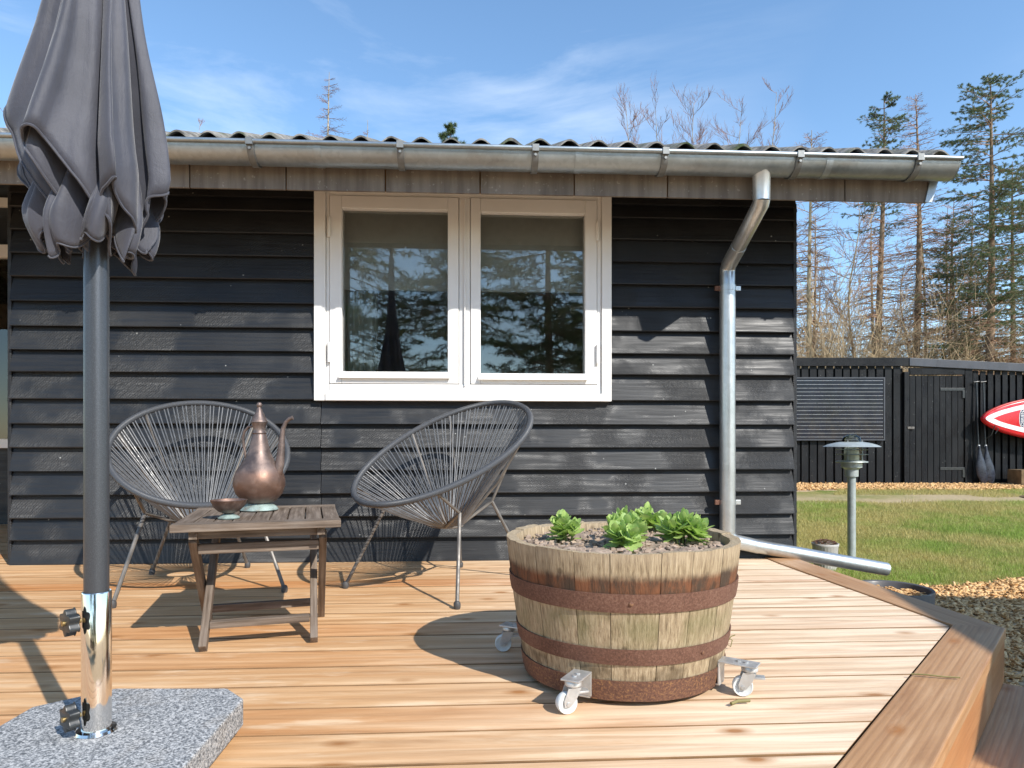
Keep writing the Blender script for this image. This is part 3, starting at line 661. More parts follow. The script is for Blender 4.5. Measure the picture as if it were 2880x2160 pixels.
for q in ((.14, .09), (-.14, .09), (.14, -.13), (-.14, -.13)): B().box(q[0]-.03, q[0]+.03, q[1]-.03, q[1]+.03, .0, .0257).obj('slab_foot', M_granite, base, bevel=.003)
b = B(); b.lathe([(.0222, .0805), (.0222, .330), (.0232, .332), (.0240, .330), (.0240, .0805)], 40); b.obj('tube', M_chrome, base, smooth=True)
B().lathe([(.0241, .086), (.032, .085), (.034, .0805)], 40).obj('flange', M_chrome, base, smooth=True)
for z in (.285, .118):
    kn = B(); n = 48; pr = []
    for i in range(n):
        a = 2*math.pi*i/n; pr.append(((.0205+.0035*math.cos(6*a))*math.cos(a), (.0205+.0035*math.cos(6*a))*math.sin(a)))
    Mx = Matrix.Rotation(R(232), 4, 'Z') @ Matrix.Rotation(R(90), 4, 'Y')
    V = [Mx @ Vector((p[0], p[1], h)) for h in (.036, .052) for p in pr]; V = [v+Vector((0, 0, z)) for v in V]
    kn.add(V, [(i, (i+1) % n, (i+1) % n+n, i+n) for i in range(n)]+[tuple(range(n)), tuple(range(n, 2*n))])
    ko = kn.obj('knob', M_plastic, base, bevel=.002, smooth=True)
    d = Mx @ Vector((0, 0, 1)); B().cyl(d*.026+Vector((0, 0, z)), d*.056+Vector((0, 0, z)), .0045, n=10).obj('bolt', M_brass, ko, smooth=True)

# ---------------------------------------------------------------- two cord chairs
def chair(loc, fwd, label):
    ang = math.atan2(fwd[1], fwd[0])
    t = tag(empty('cord_chair', (*loc, 0), ang), label, 'chair', 'round cord lounge chairs')
    N = 128; rim = []
    for i in range(N):
        a = 2*math.pi*i/N; u = .025+.39*math.cos(a); v = .338*math.sin(a)*(1-.06*math.cos(a))
        z = .572-.205*math.cos(a)-.012*math.sin(a)**2
        rim.append(Vector((u, v, z)))
    b = B(); b.tube(rim, .0125, 12, closed=True); ro = b.obj('rim', M_rim, t, smooth=True)
    uv = ro.data.uv_layers.new(name='UVMap'); 
    for p in ro.data.polygons:
        for li in p.loop_indices:
            vi = ro.data.loops[li].vertex_index; k = (vi//12)/N
            if p.index//12 == N-1 and vi//12 == 0: k = 1.
            uv.data[li].uv = (k*3., (vi % 12)/12)
    hub = [Vector((.0+.062*math.cos(2*math.pi*i/40), .062*math.sin(2*math.pi*i/40), .248)) for i in range(40)]
    B().tube(hub, .006, 8, closed=True).obj('seat_ring', M_rod, t, smooth=True)
    cb = B(); n = 112
    for i in range(n):
        a = 2*math.pi*(i+.25*(i % 2))/n; k = a/(2*math.pi)*N; i0 = int(k) % N; p = rim[i0].lerp(rim[(i0+1) % N], k-int(k))
        q = Vector((.062*math.cos(a*.92+.13), .062*math.sin(a*.92+.13), .248))
        mid = p.lerp(q, .5)+Vector((0, 0, -.006)); cb.tube([p, mid, q], .0025, 5, cap=False)
    tag(cb.obj('cords', M_cord, t, smooth=True), kind='stuff')
    def rimat(a): k = a/(2*math.pi)*N % N; return rim[int(k)]
    for s in (-1, 1):
        nf_ = Vector((.16, s*.20, .325)); ff = Vector((.29, s*.295, .012))
        nb = Vector((-.185, s*.095, .34)); fb = Vector((-.33, s*.20, .012))
        for ft, nd, rm in ((ff, nf_, rimat(s*.78)), (fb, nb, rimat(s*2.45))):
            lg = B().tube([ft, nd], .0072, 8).obj('leg', M_rod, t, smooth=True)
            B().lathe([(0, -.012), (.011, -.012), (.013, -.004), (.013, .008), (.008, .016), (.0, .017)], 12, tuple(ft)).obj('foot_cap', M_foot, lg, smooth=True)
            hb = Vector((.062*(1 if nd.x > 0 else -1)*.8, s*.03, .246))
            B().tube([rm, nd.lerp(rm, .12), nd, nd.lerp(hb, .15), hb], .0062, 8).obj('strut', M_rod, t, smooth=True)
        B().tube([rimat(s*1.95), rimat(s*1.95).lerp(Vector((-.04, s*.045, .25)), .5)+Vector((-.012, s*.012, -.012)), Vector((-.04, s*.045, .25))], .0062, 8).obj('back_rod', M_rod, t, smooth=True)
    return t
chair((-1.135, -.552), (.375, -.927), 'grey cord lounge chair behind the small slatted table, facing outward')
chair((-.113, -.605), (-.62, -.785), 'grey cord lounge chair in front of the window, turned towards the table')

# ---------------------------------------------------------------- folding table
tab = tag(empty('folding_table', (-.668, -1.252, 0), R(13.5)), 'small weathered grey brown slatted folding wooden table', 'table')
TW, TD, TZ = .455, .50, .372
def wbx(name, x0, x1, y0, y1, z0, z1, bev=.003, axis='x'):
    cx_, cy_, cz_ = (x0+x1)/2, (y0+y1)/2, (z0+z1)/2; b = B()
    if axis == 'x': b.box(x0-cx_, x1-cx_, y0-cy_, y1-cy_, z0-cz_, z1-cz_); return b.obj(name, M_teak, tab, loc=(cx_, cy_, cz_), bevel=bev)
    b.box(y0-cy_, y1-cy_, -(x1-cx_), -(x0-cx_), z0-cz_, z1-cz_); return b.obj(name, M_teak, tab, loc=(cx_, cy_, cz_), rot=(0, 0, R(90)), bevel=bev)
wbx('end_rail', -TW/2, TW/2, -TD/2, -TD/2+.05, TZ-.022, TZ); wbx('end_rail', -TW/2, TW/2, TD/2-.05, TD/2, TZ-.022, TZ)
ns_ = 9; sw = TW/ns_
for i in range(ns_): wbx('slat', -TW/2+sw*i+.002, -TW/2+sw*(i+1)-.002, -TD/2+.0505, TD/2-.0505, TZ-.020, TZ-.0015, .002, 'y')
for s in (-1, 1): wbx('under_rail', s*.172-.011, s*.172+.011, -TD/2+.02, TD/2-.02, TZ-.045, TZ-.0225, .002, 'y')
def leg(p0, p1, wd, th):
    p0, p1 = Vector(p0), Vector(p1); d = p1-p0; ln = d.length; o = B().box(0, ln, -wd/2, wd/2, -th/2, th/2).obj('leg', M_teak, tab, loc=tuple(p0), bevel=.003)
    u = d.normalized(); sx = Vector((1, 0, 0)); v = sx.cross(u).normalized(); Mr = Matrix((u, v, u.cross(v))).transposed(); o.rotation_euler = Mr.to_euler(); return o
for s in (-1, 1):
    leg((s*.152, -.19, .008), (s*.152, .155, TZ-.046), .034, .022); leg((s*.178, .13, .008), (s*.178, -.185, TZ-.046), .034, .022)
wbx('stretcher', -.140, .140, -.150, -.118, .054, .074); wbx('stretcher', -.166, .166, .085, .107, .046, .07)
wbx('stretcher', -.166, .166, -.178, -.158, TZ-.095, TZ-.066); wbx('stretcher', -.140, .140, .125, .147, TZ-.085, TZ-.056)
wbx('apron', -.166, .166, -.215, -.197, TZ-.046, TZ-.0225)

# copper ewer
ew = tag(empty('copper_ewer', (-.712, -1.155, TZ), R(-10)), 'tall tarnished copper ewer with curved spout on the slatted table', 'ewer')
B().lathe([(0, .004), (.060, .0), (.064, .003), (.058, .012), (.046, .020), (.04, .026)], 40).obj('foot', M_verd, ew, smooth=True)
B().lathe([(.04, .024), (.058, .034), (.078, .058), (.0865, .085), (.086, .108), (.077, .135), (.060, .160), (.045, .182), (.036, .205), (.0295, .232), (.0245, .258), (.0225, .262), (.0245, .266), (.0225, .27), (.020, .275), (.0215, .285), (.025, .298), (.0265, .302)], 48).obj('body', M_copper, ew, smooth=True)
lid = B().lathe([(.0265, .3025), (.0285, .303), (.0285, .307), (.026, .311), (.019, .325), (.012, .340), (.0085, .350), (.0065, .352), (.0055, .355), (.0088, .359), (.0095, .364), (.0075, .370), (.004, .3725), (.0, .373)], 36).obj('lid', M_copper, ew, smooth=True)
B().tube([(.066, 0, .125), (.075, 0, .16), (.080, 0, .20), (.083, 0, .25), (.087, 0, .282), (.097, 0, .303), (.110, 0, .315), (.122, 0, .319)], [.017, .0155, .0125, .0095, .0075, .0068, .0065, .007], 16).obj('spout', M_copper, ew, smooth=True)
B().tube([(-.024, 0, .29), (-.040, 0, .288), (-.055, 0, .272), (-.060, 0, .25), (-.057, 0, .22), (-.052, 0, .195), (-.050, 0, .178)], [.0042, .0046, .005, .005, .0046, .0042, .004], 10).obj('handle', M_copper, ew, smooth=True)
ew.scale = (.95, .95, .96)
bo = tag(empty('footed_bowl', (-.727, -1.392, TZ)), 'small tarnished copper footed bowl beside the ewer', 'bowl')
B().lathe([(0, .003), (.030, .0), (.0315, .003), (.024, .009), (.012, .015)], 32).obj('foot', M_verd, bo, smooth=True)
B().lathe([(.012, .0145), (.028, .021), (.042, .034), (.0505, .052), (.052, .055), (.0495, .055), (.041, .039), (.027, .027), (0, .023)], 40).obj('bowl', M_copper, bo, smooth=True)

# ---------------------------------------------------------------- barrel planter
BC = (.385, -1.682)
bar = tag(empty('barrel_planter', (*BC, 0)), 'half wine barrel planter with rusty hoops standing on casters', 'planter')
def brad(z):
    t = (z-.02)/.34; return .252+.049*t+.004*math.sin(math.pi*t)
gaps = [199, 216, 237, 253, 275, 290, 309, 326]; a = 326
while a < 199+360-14: a += random.choice((16, 18, 20, 22)); gaps.append(a)
gaps = [g for g in gaps if g < 199+360-9]+[559]
for g0, g1 in zip(gaps[:-1], gaps[1:]):
    b = B(); n = 4; zs = [.022, .06, .12, .18, .24, .30, .355+random.uniform(-.002, .003)]; idx = {}
    jr = random.uniform(-.0008, .0008); gp = .16
    for zi, z in enumerate(zs):
        for i in range(n+1):
            a = R(g0+gp+(g1-g0-2*gp)*i/n); r0 = brad(z)+jr
            zz = z+(random.uniform(-.0013, .0013) if zi == len(zs)-1 else 0)
            ed = .0010 if i in (0, n) else 0
            b.V.append(((r0-ed)*math.cos(a), (r0-ed)*math.sin(a), zz)); idx[zi, i, 0] = len(b.V)-1
            b.V.append(((r0-.026)*math.cos(a), (r0-.026)*math.sin(a), zz-.002)); idx[zi, i, 1] = len(b.V)-1
    m = len(zs)
    for zi in range(m-1):
        for i in range(n):
            for s in (0, 1): b.F.append((idx[zi, i, s], idx[zi, i+1, s], idx[zi+1, i+1, s], idx[zi+1, i, s]))
        for i in (0, n): b.F.append((idx[zi, i, 0], idx[zi+1, i, 0], idx[zi+1, i, 1], idx[zi, i, 1]))
    for i in range(n):
        for zi in (0, m-1): b.F.append((idx[zi, i, 0], idx[zi, i+1, 0], idx[zi, i+1, 1], idx[zi, i, 1]))
    b.obj('stave', M_oak, bar, smooth=True)
for z0, z1 in ((.222, .264), (.100, .137), (.014, .062)):
    pr = [(brad(z0)+.0035, z0), (brad((z0+z1)/2)+.0045, (z0+z1)/2), (brad(z1)+.0035, z1), (brad(z1)+.0008, z1), (brad(z0)+.0008, z0)]
    ho = B().lathe(pr, 96, closed=True).obj('hoop', M_rust, bar, smooth=True)
    a = R(random.choice((238, 262, 300))); zz = (z0+z1)/2; r = brad(zz)+.004
    B().lathe([(0, .004), (.004, .003), (.006, 0)], 10).obj('rivet', M_rust, ho, loc=(r*math.cos(a), r*math.sin(a), zz), rot=(0, R(90), a))
B().lathe([(.0, .030), (.245, .030), (.245, .045), (0, .045)], 40).obj('bottom', M_oak, bar)
nS = 60; V = []; F = []
for i in range(nS+1):
    for j in range(nS+1):
        x, y = (i/nS-.5)*.56, (j/nS-.5)*.56; rr = math.hypot(x, y)
        if rr > .272: x, y = x*.272/rr, y*.272/rr
        V.append((x, y, .334+.006*math.sin(x*23+1)*math.cos(y*19)+.005*math.sin(x*57)*math.sin(y*49+2)+random.uniform(-.0035, .0035)-.010*(rr/.27)**6))
F = [(i*(nS+1)+j, (i+1)*(nS+1)+j, (i+1)*(nS+1)+j+1, i*(nS+1)+j+1) for i in range(nS) for j in range(nS)]
fast('soil', V, F, M_soil, bar, smooth=True)
n = 700; a = rng.uniform(0, 6.28, n); r = .265*np.sqrt(rng.random(n)); cl = B()
for i in range(n):
    s = rng.uniform(.0015, .005); x, y = r[i]*math.cos(a[i]), r[i]*math.sin(a[i]); c = Vector((x, y, .336+s*.3)); rot = Matrix.Rotation(rng.uniform(0, 6), 4, 'Z') @ Matrix.Rotation(rng.uniform(-.6, .6), 4, 'X')
    cl.box(-s*rng.uniform(1, 2.2), s*1.4, -s, s, -s*.6, s*.7, Matrix.Translation(c) @ rot)
tag(cl.obj('soil_crumbs', M_soil, bar), kind='stuff')
def caster(px, py, swivel):
    d = Vector((px-BC[0], py-BC[1], 0)); ln = d.length; ang = math.atan2(d.y, d.x)
    c = empty('caster', (0, 0, 0), ang, bar); rb = brad(.05)+.006
    st = B(); st.box(rb-.003, ln+.012, -.022, .022, .073, .0775); st.box(rb-.003, rb+.001, -.022, .022, .022, .0729); st.box(rb-.06, rb+.0009, -.018, .018, .017, .0217); st.obj('strap', M_silver, c, bevel=.0012)
    for q in (.014, -.004): B().cyl((ln-.02-q, .0, .0777), (ln-.02-q, 0, .0805), .0055, n=8).obj('screw', M_silver, c)
    B().lathe([(0, .0725), (.017, .0725), (.019, .068), (.019, .062), (.014, .058)], 20, (ln-.008, 0, 0)).obj('swivel', M_silver, c, smooth=True)
    h = Matrix.Translation((ln-.008, 0, 0)) @ Matrix.Rotation(swivel, 4, 'Z'); fk = B()
    for s in (-1, 1):
        q = [(-.014, .0585), (.016, .0585), (.026, .030), (.024, .018), (.010, .018), (-.004, .036)]
        fk.add([h @ Vector((x, s*.0125+dy, z)) for dy in (-.0012, .0012) for x, z in q], [(0, 1, 2, 3, 4, 5), (6, 7, 8, 9, 10, 11)]+[(i, (i+1) % 6, (i+1) % 6+6, i+6) for i in range(6)])
    fk.add([h @ Vector(v) for v in ((-.014, -.0125, .0585), (.016, -.0125, .0585), (.016, .0125, .0585), (-.014, .0125, .0585))], [(0, 1, 2, 3)]); fk.obj('fork', M_silver, c)
    wp = h @ Vector((.016, 0, .0238)); ax = (h.to_3x3() @ Vector((0, 1, 0)))
    pr = [(.006, -.0085), (.019, -.0085), (.0215, -.010), (.0232, -.008), (.0236, 0), (.0232, .008), (.0215, .010), (.019, .0085), (.006, .0085)]
    wh = B().lathe(pr, 28, closed=True).obj('wheel', M_wheel, c, loc=tuple(wp), rot=(R(90), 0, swivel), smooth=True)
    B().cyl(wp-ax*.016, wp+ax*.016, .0045, n=10).obj('axle', M_silver, c)
    B().box(-.034, -.008, -.011, .011, .044, .049, h).obj('brake_lever', M_silver, c, bevel=.001)
for px, py, s in ((.215, -1.958, R(-45)), (.655, -1.885, R(200)), (.092, -1.503, R(31)), (.62, -1.42, R(30))): caster(px, py, s)

# sedum plants in the barrel
lf = B(); nu, nv = 6, 4
for i in range(nu+1):
    u = i/nu; wd = .46*math.sin(math.pi*min(1, .08+u*.9)**1.25)**.8*(1-.0*u) if u < 1 else .06
    for j in range(nv+1):
        v = j/nv*2-1; wv = wd*(1+.08*math.sin(i*2.8)*abs(v)); lf.V.append((u, v*wv*.72, .20*u*u+.16*v*v*wd-.02))
lf.F = [(i*(nv+1)+j, (i+1)*(nv+1)+j, (i+1)*(nv+1)+j+1, i*(nv+1)+j+1) for i in range(nu) for j in range(nv)]
leaf0 = lf.obj('leaf', M_sedum, None, smooth=True); leaf_me = leaf0.data; bpy.data.objects.remove(leaf0)
def sedum(x, y, rad, hgt, nst, label):
    t = tag(empty('sedum_plant', (x, y, .330)), label, 'plant', 'young sedum plants in the barrel')
    for i in range(nst):
        a = random.uniform(0, 6.28)+i*2.4; f = math.sqrt((i+.3)/nst); tip = Vector((rad*.62*f*math.cos(a), rad*.62*f*math.sin(a), hgt*(1-.38*f*f)*random.uniform(.88, 1)-.006)); ft = Vector((tip.x*.4, tip.y*.4, -.004))
        ax = (tip-ft).normalized(); B().tube([ft, ft.lerp(tip, .5)+Vector((0, 0, .004)), tip], [.0028, .0025, .002], 6).obj('stem', M_stem, t, smooth=True)
        u, v = frame(ax); nl = random.randint(11, 14)
        for k in range(nl):
            q = k/(nl-1); pa = k*2.399+i; p = ft.lerp(tip, .38+.62*q); out = (u*math.cos(pa)+v*math.sin(pa))
            el = .05+1.15*q**1.6+random.uniform(-.28, .28); d = (out*math.cos(el)+ax*math.sin(el)).normalized(); ln = (.038-.014*q**2)*random.uniform(.72, 1.12)*(rad/.055)**.3
            up = (ax-d*ax.dot(d)).normalized(); rt = up.cross(d); Mr = Matrix((d, rt, up)).transposed()
            o = bpy.data.objects.new('leaf', leaf_me); o.location = p; o.rotation_euler = Mr.to_euler(); o.scale = (ln, ln*random.uniform(.95, 1.2), ln); link(o, t)
sedum(.243, -1.669, .056, .084, 7, 'smallest sedum clump in the barrel, standing alone beside the rim nearest the table')
sedum(.377, -1.752, .086, .080, 10, 'large sedum clump at the front middle of the barrel')
sedum(.400, -1.665, .050, .100, 4, 'upright sedum shoots just behind the front middle clump in the barrel')
sedum(.505, -1.50, .070, .080, 6, 'sedum clump at the back of the barrel, half hidden behind others')
sedum(.543, -1.700, .090, .082, 11, 'broad sedum clump beside the rim nearest the spout')

# ---------------------------------------------------------------- lamp, pot, tub
lx, ly = 2.81, 1.449; lz = float(gz(ly))
lamp = tag(empty('garden_lamp', (lx, ly, lz)), 'grey green bollard garden lamp with disc shade on the lawn', 'lamp')
g_ = -lz
B().cyl((0, 0, 0), (0, 0, .345+g_), .029, n=24).obj('post', M_lamp, lamp, smooth=True)
B().lathe([(.029, .330+g_), (.046, .334+g_), (.047, .385+g_), (.058, .397+g_), (.072, .402+g_), (.0725, .440+g_), (.03, .441+g_)], 32).obj('head', M_lamp, lamp, smooth=True)
for z, h in ((.4475, .006), (.50, .0025), (.536, .0025)): B().lathe([(.076, z+g_+h), (.110, z+g_-h*.3), (.112, z+g_-h), (.109, z+g_-h*1.6), (.076, z+g_-h*.6)], 36, closed=True).obj('louvre_ring', M_lamp, lamp, smooth=True)
B().lathe([(.068, .45+g_), (.068, .592+g_)], 32).obj('glass', M_lampglass, lamp, smooth=True)
B().lathe([(.0, .445+g_), (.050, .446+g_), (.052, .50+g_), (.048, .54+g_), (.03, .558+g_), (.0, .562+g_)], 20).obj('bulb_holder', M_lampdark, lamp, smooth=True)
B().lathe([(.075, .592+g_), (.12, .584+g_), (.165, .572+g_), (.195, .557+g_), (.197, .555+g_), (.165, .568+g_), (.12, .579+g_), (.075, .587+g_)], 48, closed=True).obj('shade', M_lamp, lamp, smooth=True)
B().lathe([(.068, .592+g_), (.066, .61+g_), (.056, .63+g_), (.036, .643+g_), (.015, .6475+g_), (0, .648+g_)], 32).obj('dome', M_lampglass, lamp, smooth=True)
for i in range(3): a = R(100+120*i); B().cyl((.073*math.cos(a), .073*math.sin(a), .44+g_), (.073*math.cos(a), .073*math.sin(a), .602+g_), .0035, n=8).obj('rod', M_lamp, lamp)
px_, py_ = 2.52, 1.285; pz_ = float(gz(py_))
pot = tag(empty('plant_pot', (px_, py_, pz_)), 'small ribbed grey pot of reddish houseleeks beside the spout', 'plant pot')
n = 96; V = []; F = []
prz = [(.070, 0), (.0735, .02), (.086, .165), (.089, .172), (.092, .19), (.084, .19), (.080, .16)]
for r_, z in prz:
    for k in range(n): q = r_+(.003*math.cos(k*2*math.pi/4) if z < .16 and z > .01 else 0); V.append((q*math.cos(2*math.pi*k/n), q*math.sin(2*math.pi*k/n), z))
F = [(i*n+k, i*n+(k+1) % n, (i+1)*n+(k+1) % n, (i+1)*n+k) for i in range(len(prz)-1) for k in range(n)]
fast('pot', V, F, M_pot, pot, smooth=True)
B().lathe([(0, .175), (.083, .172)], 24).obj('soil', M_soil, pot)
sb = B()
for i in range(26):
    a = i*2.4; r_ = .080*math.sqrt((i+.5)/26); c = Vector((r_*math.cos(a), r_*math.sin(a), .185+.022*(1-(r_/.08)**2)))
    for k in range(12):
        pa = k*2.4; el = .2+1.0*k/12; ln = .022*(1-.3*k/12); d = Vector((math.cos(pa)*math.cos(el), math.sin(pa)*math.cos(el), math.sin(el))); sd_ = Vector((-math.sin(pa), math.cos(pa), 0))*ln*.32
        sb.add([c, c+d*ln*.6+sd_, c+d*ln, c+d*ln*.6-sd_], [(0, 1, 2), (0, 2, 3)])
tag(sb.obj('rosettes', M_semper, pot), kind='stuff')
tz = float(gz(tubc[1]))
tub = tag(empty('sunken_tub', (tubc[0], tubc[1], tz)), 'round dark grey tub filled with chips under the spout end', 'tub')
B().lathe([(.165, 0), (.185, .10), (.190, .108), (.205, .112), (.208, .104), (.200, .0), (.165, 0)], 56).obj('shell', M_tub, tub, smooth=True)
x, y = tubfill(); tb = B()
for q in range(len(x)):
    s = random.uniform(.008, .02); Mt = Matrix.Translation((x[q]-tubc[0], y[q]-tubc[1],   .070+random.uniform(0, .015))) @ Matrix.Rotation(random.uniform(0, 6.3), 4, 'Z') @ Matrix.Rotation(random.uniform(-.5, .5), 4, 'Y')
    tb.box(-s, s, -s*.4, s*.4, -.002, .002, Mt)
B().lathe([(0, .068), (.180, .068)], 30).obj('fill', M_soil, tub)
tag(tb.obj('chips', M_chip, tub), kind='stuff')

# ---------------------------------------------------------------- fence, door and what hangs on it
FZ = -.105
fence = tag(empty('board_fence', (.606, 7.403, FZ), -YAW), 'long black vertical board fence with a plank door across the lawn', 'fence')
def fb(name, u0, u1, z0, z1, y0, y1, mat=M_blackv, par=fence, bev=.004): 
    cx_ = (u0+u1)/2; return B().box(u0-cx_, u1-cx_, y0, y1, z0-FZ, z1-FZ).obj(name, mat, par, loc=(cx_, 0, 0), bevel=bev)
fb('backing', -2.2, 6.3, FZ, 1.76, .03, .05, bev=0); fb('backing', 7.3, 10.6, FZ, 1.66, .06, .08, bev=0)
u = -2.15; bl0 = None
while u < 6.26:
    wd = .108
    if bl0 is None: bl0 = fb('board', u, u+wd, FZ-.01, 1.80, -.002, .022)
    else: c = copyo(bl0, fence, loc=(u+wd/2, random.uniform(-.003, .003), random.uniform(-.006, .006)))
    u += .1335+random.uniform(-.003, .003)
fb('cap_board', -2.2, 6.355, 1.79, 1.925, -.05, -.02); fb('post', 6.29, 6.37, FZ-.02, 1.70, -.035, .05)
fb('lintel', 6.385, 7.255, 1.655, 1.765, -.035, .03); fb('post', 7.268, 7.385, FZ-.03, 1.80, -.03, .05)
door = empty('door', (6.385, 0, 0), parent=fence)
d0 = None
for i in range(9):
    if d0 is None: d0 = B().box(-.044, .044, -.012, .012, 0, 1.735).obj('plank', M_blackv, door, loc=(.048, 0, .01), bevel=.003)
    else: copyo(d0, door, loc=(.048+.0968*i, random.uniform(-.002, .002), .01))
B().box(.0, .875, .013, .03, .03, 1.73).obj('ledge', M_blackv, door)
for z in (1.42, .147):
    B().box(.49, .885, -.020, -.0125, z-FZ-.022, z-FZ+.022).obj('hinge', M_plastic, door, bevel=.002); B().box(.845, .885, -.024, -.0125, z-FZ-.14, z-FZ-.023).obj('hinge_plate', M_plastic, door, bevel=.002)
B().box(-.05, .06, -.045, -.0125, .80-FZ-.018, .80-FZ+.018).obj('latch', M_rod, door, bevel=.004)
u = 7.41; r0 = None
while u < 10.5:
    if r0 is None: r0 = fb('board', u, u+.084, FZ-.01, 1.72, -.006, .018)
    else: copyo(r0, fence, loc=(u+.042, random.uniform(-.004, .004), random.uniform(-.01, .006)))
    u += .1175+random.uniform(-.004, .004)
fb('rail', 7.39, 10.5, .12, .20, .019, .055); fb('rail', 7.39, 10.5, 1.42, 1.50, .019, .055)
b = B(); b.add([(uu, yy, zz-FZ-(uu-6.358)*.0503) for uu in (6.358, 10.6) for yy in (-.062, .1) for zz in (1.795, 1.922)], [(0, 1, 3, 2), (4, 6, 7, 5), (0, 4, 5, 1), (2, 3, 7, 6), (0, 2, 6, 4), (1, 5, 7, 3)]); b.obj('flashing', M_flash, fence, bevel=.004)
fw = lambda u, y, z: Vector((.606, 7.403, 0))+Vector((math.cos(YAW)*u+math.sin(YAW)*y, -math.sin(YAW)*u+math.cos(YAW)*y, z))
sp_ = tag(empty('solar_panel', fw(5.24, -.04, .60), -YAW), 'dark framed solar panel with thin pale lines fixed to the black fence', 'solar panel')
for r in ((-.72, .72, 0, .02), (-.72, .72, .99, 1.01), (-.72, -.70, .0205, .9895), (.70, .72, .0205, .9895)): B().box(r[0], r[1], -.03, .02, r[2], r[3]).obj('frame', M_flash, sp_)
B().box(-.6995, .6995, -.022, .0, .0205, .9895).obj('glass_sheet', M_cell, sp_)
for i in range(16): B().box(-.69, .69, -.0245, -.0225, .0535+i*.060, .0575+i*.060).obj('busbar', M_bus, sp_)
# paddle board
sup = tag(empty('paddle_board', fw(7.40, -.20, .945), -YAW), 'red and white paddle board hung sideways on the black fence', 'paddle board')
def half(u): t = max(0., min(1., u/1.35)); return .36*(1-(1-t)**2.15)**.62
def supshape(f0, y0, y1, u0=0., u1=2.9, n=46, dome=0.):
    b = B(); top = []; bot = []
    for i in range(n+1):
        u_ = u0+(u1-u0)*(i/n)**1.8; h = max(.0005, f0(u_)); top.append((u_, h)); bot.append((u_, -h))
    return top, bot
top, bot = supshape(half, 0, 0); ring = top+bot[::-1]; b = B(); n = len(ring)
for (yo, sc) in ((.055, .86), (.03, .97), (0, 1.), (-.03, .985), (-.052, .93), (-.06, .86)):
    b.V += [(1.45+(x-1.45)*(1-(1-sc)*.18), yo, z*sc) for x, z in ring]
for k in range(5):
    for i in range(n): b.F.append((k*n+i, k*n+(i+1) % n, (k+1)*n+(i+1) % n, (k+1)*n+i))
b.F += [tuple(range(n-1, -1, -1)), tuple(range(5*n, 6*n))]
b.obj('hull', M_red, sup, smooth=True)
def stripe(fo, fi, u0, ui, y, mat, name):
    b = B(); n = 40
    for s in (1, -1):
        k = len(b.V)
        for i in range(n+1):
            u_ = u0+(2.6-u0)*(i/n)**1.6; o_ = fo(u_); i_ = max(0, fi(u_)); b.V += [(u_, y, s*o_), (u_, y, s*i_), (u_, y+.003, s*o_), (u_, y+.003, s*i_)]
        for i in range(n): q = k+4*i; b.F += [(q, q+4, q+5, q+1), (q, q+2, q+6, q+4), (q+1, q+5, q+7, q+3)]
    return b.obj(name, mat, sup)
stripe(lambda u: .300*max(0, (u-.03))**.62/1.0 if u < 1.1 else .300*1.07**.62, lambda u: .255*max(0, (u-.17))**.70 if u < 1.1 else .255*.93**.7, .03, .17, -.0635, M_bwhite, 'white_stripe')
b = B(); n = 60; pts = [(x, z) for x, z in top[2:]]
for x, z in pts: b.V += [(x, -.040, z*.995), (x, -.051, z*.955)]
b.F = [(2*i, 2*i+2, 2*i+3, 2*i+1) for i in range(len(pts)-1)]; b.obj('rail_line', M_pale, sup)
def disc(a_, c_, y0, y1, mat, nm): 
    b = B(); b.add([(.608+a_*math.cos(2*math.pi*i/40), yy, c_*math.sin(2*math.pi*i/40)) for yy in (y0, y1) for i in range(40)], [tuple(range(39, -1, -1)), tuple(range(40, 80))]+[(i, (i+1) % 40, (i+1) % 40+40, i+40) for i in range(40)]); return b.obj(nm, mat, sup)
bd = disc(.050, .148, -.0625, -.0605, M_bwhite, 'badge'); b2 = disc(.041, .136, -.065, -.0627, M_navy, 'badge_field')
cu_ = bpy.data.curves.new('badge_text', 'FONT'); cu_.body = 'OBRIEN'; cu_.size = .068; cu_.align_x = 'CENTER'; cu_.align_y = 'CENTER'; cu_.extrude = .0006
to = bpy.data.objects.new('badge_text', cu_); link(to); dg = bpy.context.evaluated_depsgraph_get(); me = bpy.data.meshes.new_from_object(to.evaluated_get(dg)); bpy.data.objects.remove(to)
me.materials.clear(); me.materials.append(M_bwhite); to = bpy.data.objects.new('badge_text', me); link(to, sup); to.location = (.608, -.0665, 0); to.rotation_euler = (R(90), R(-90), 0)
B().tube([(.06, .0, -.33), (.11, -.075, -.26), (.16, -.085, -.11), (.22, -.08, -.16), (.17, -.075, -.24)], .007, 8).obj('bungee', M_plastic, sup, smooth=True)
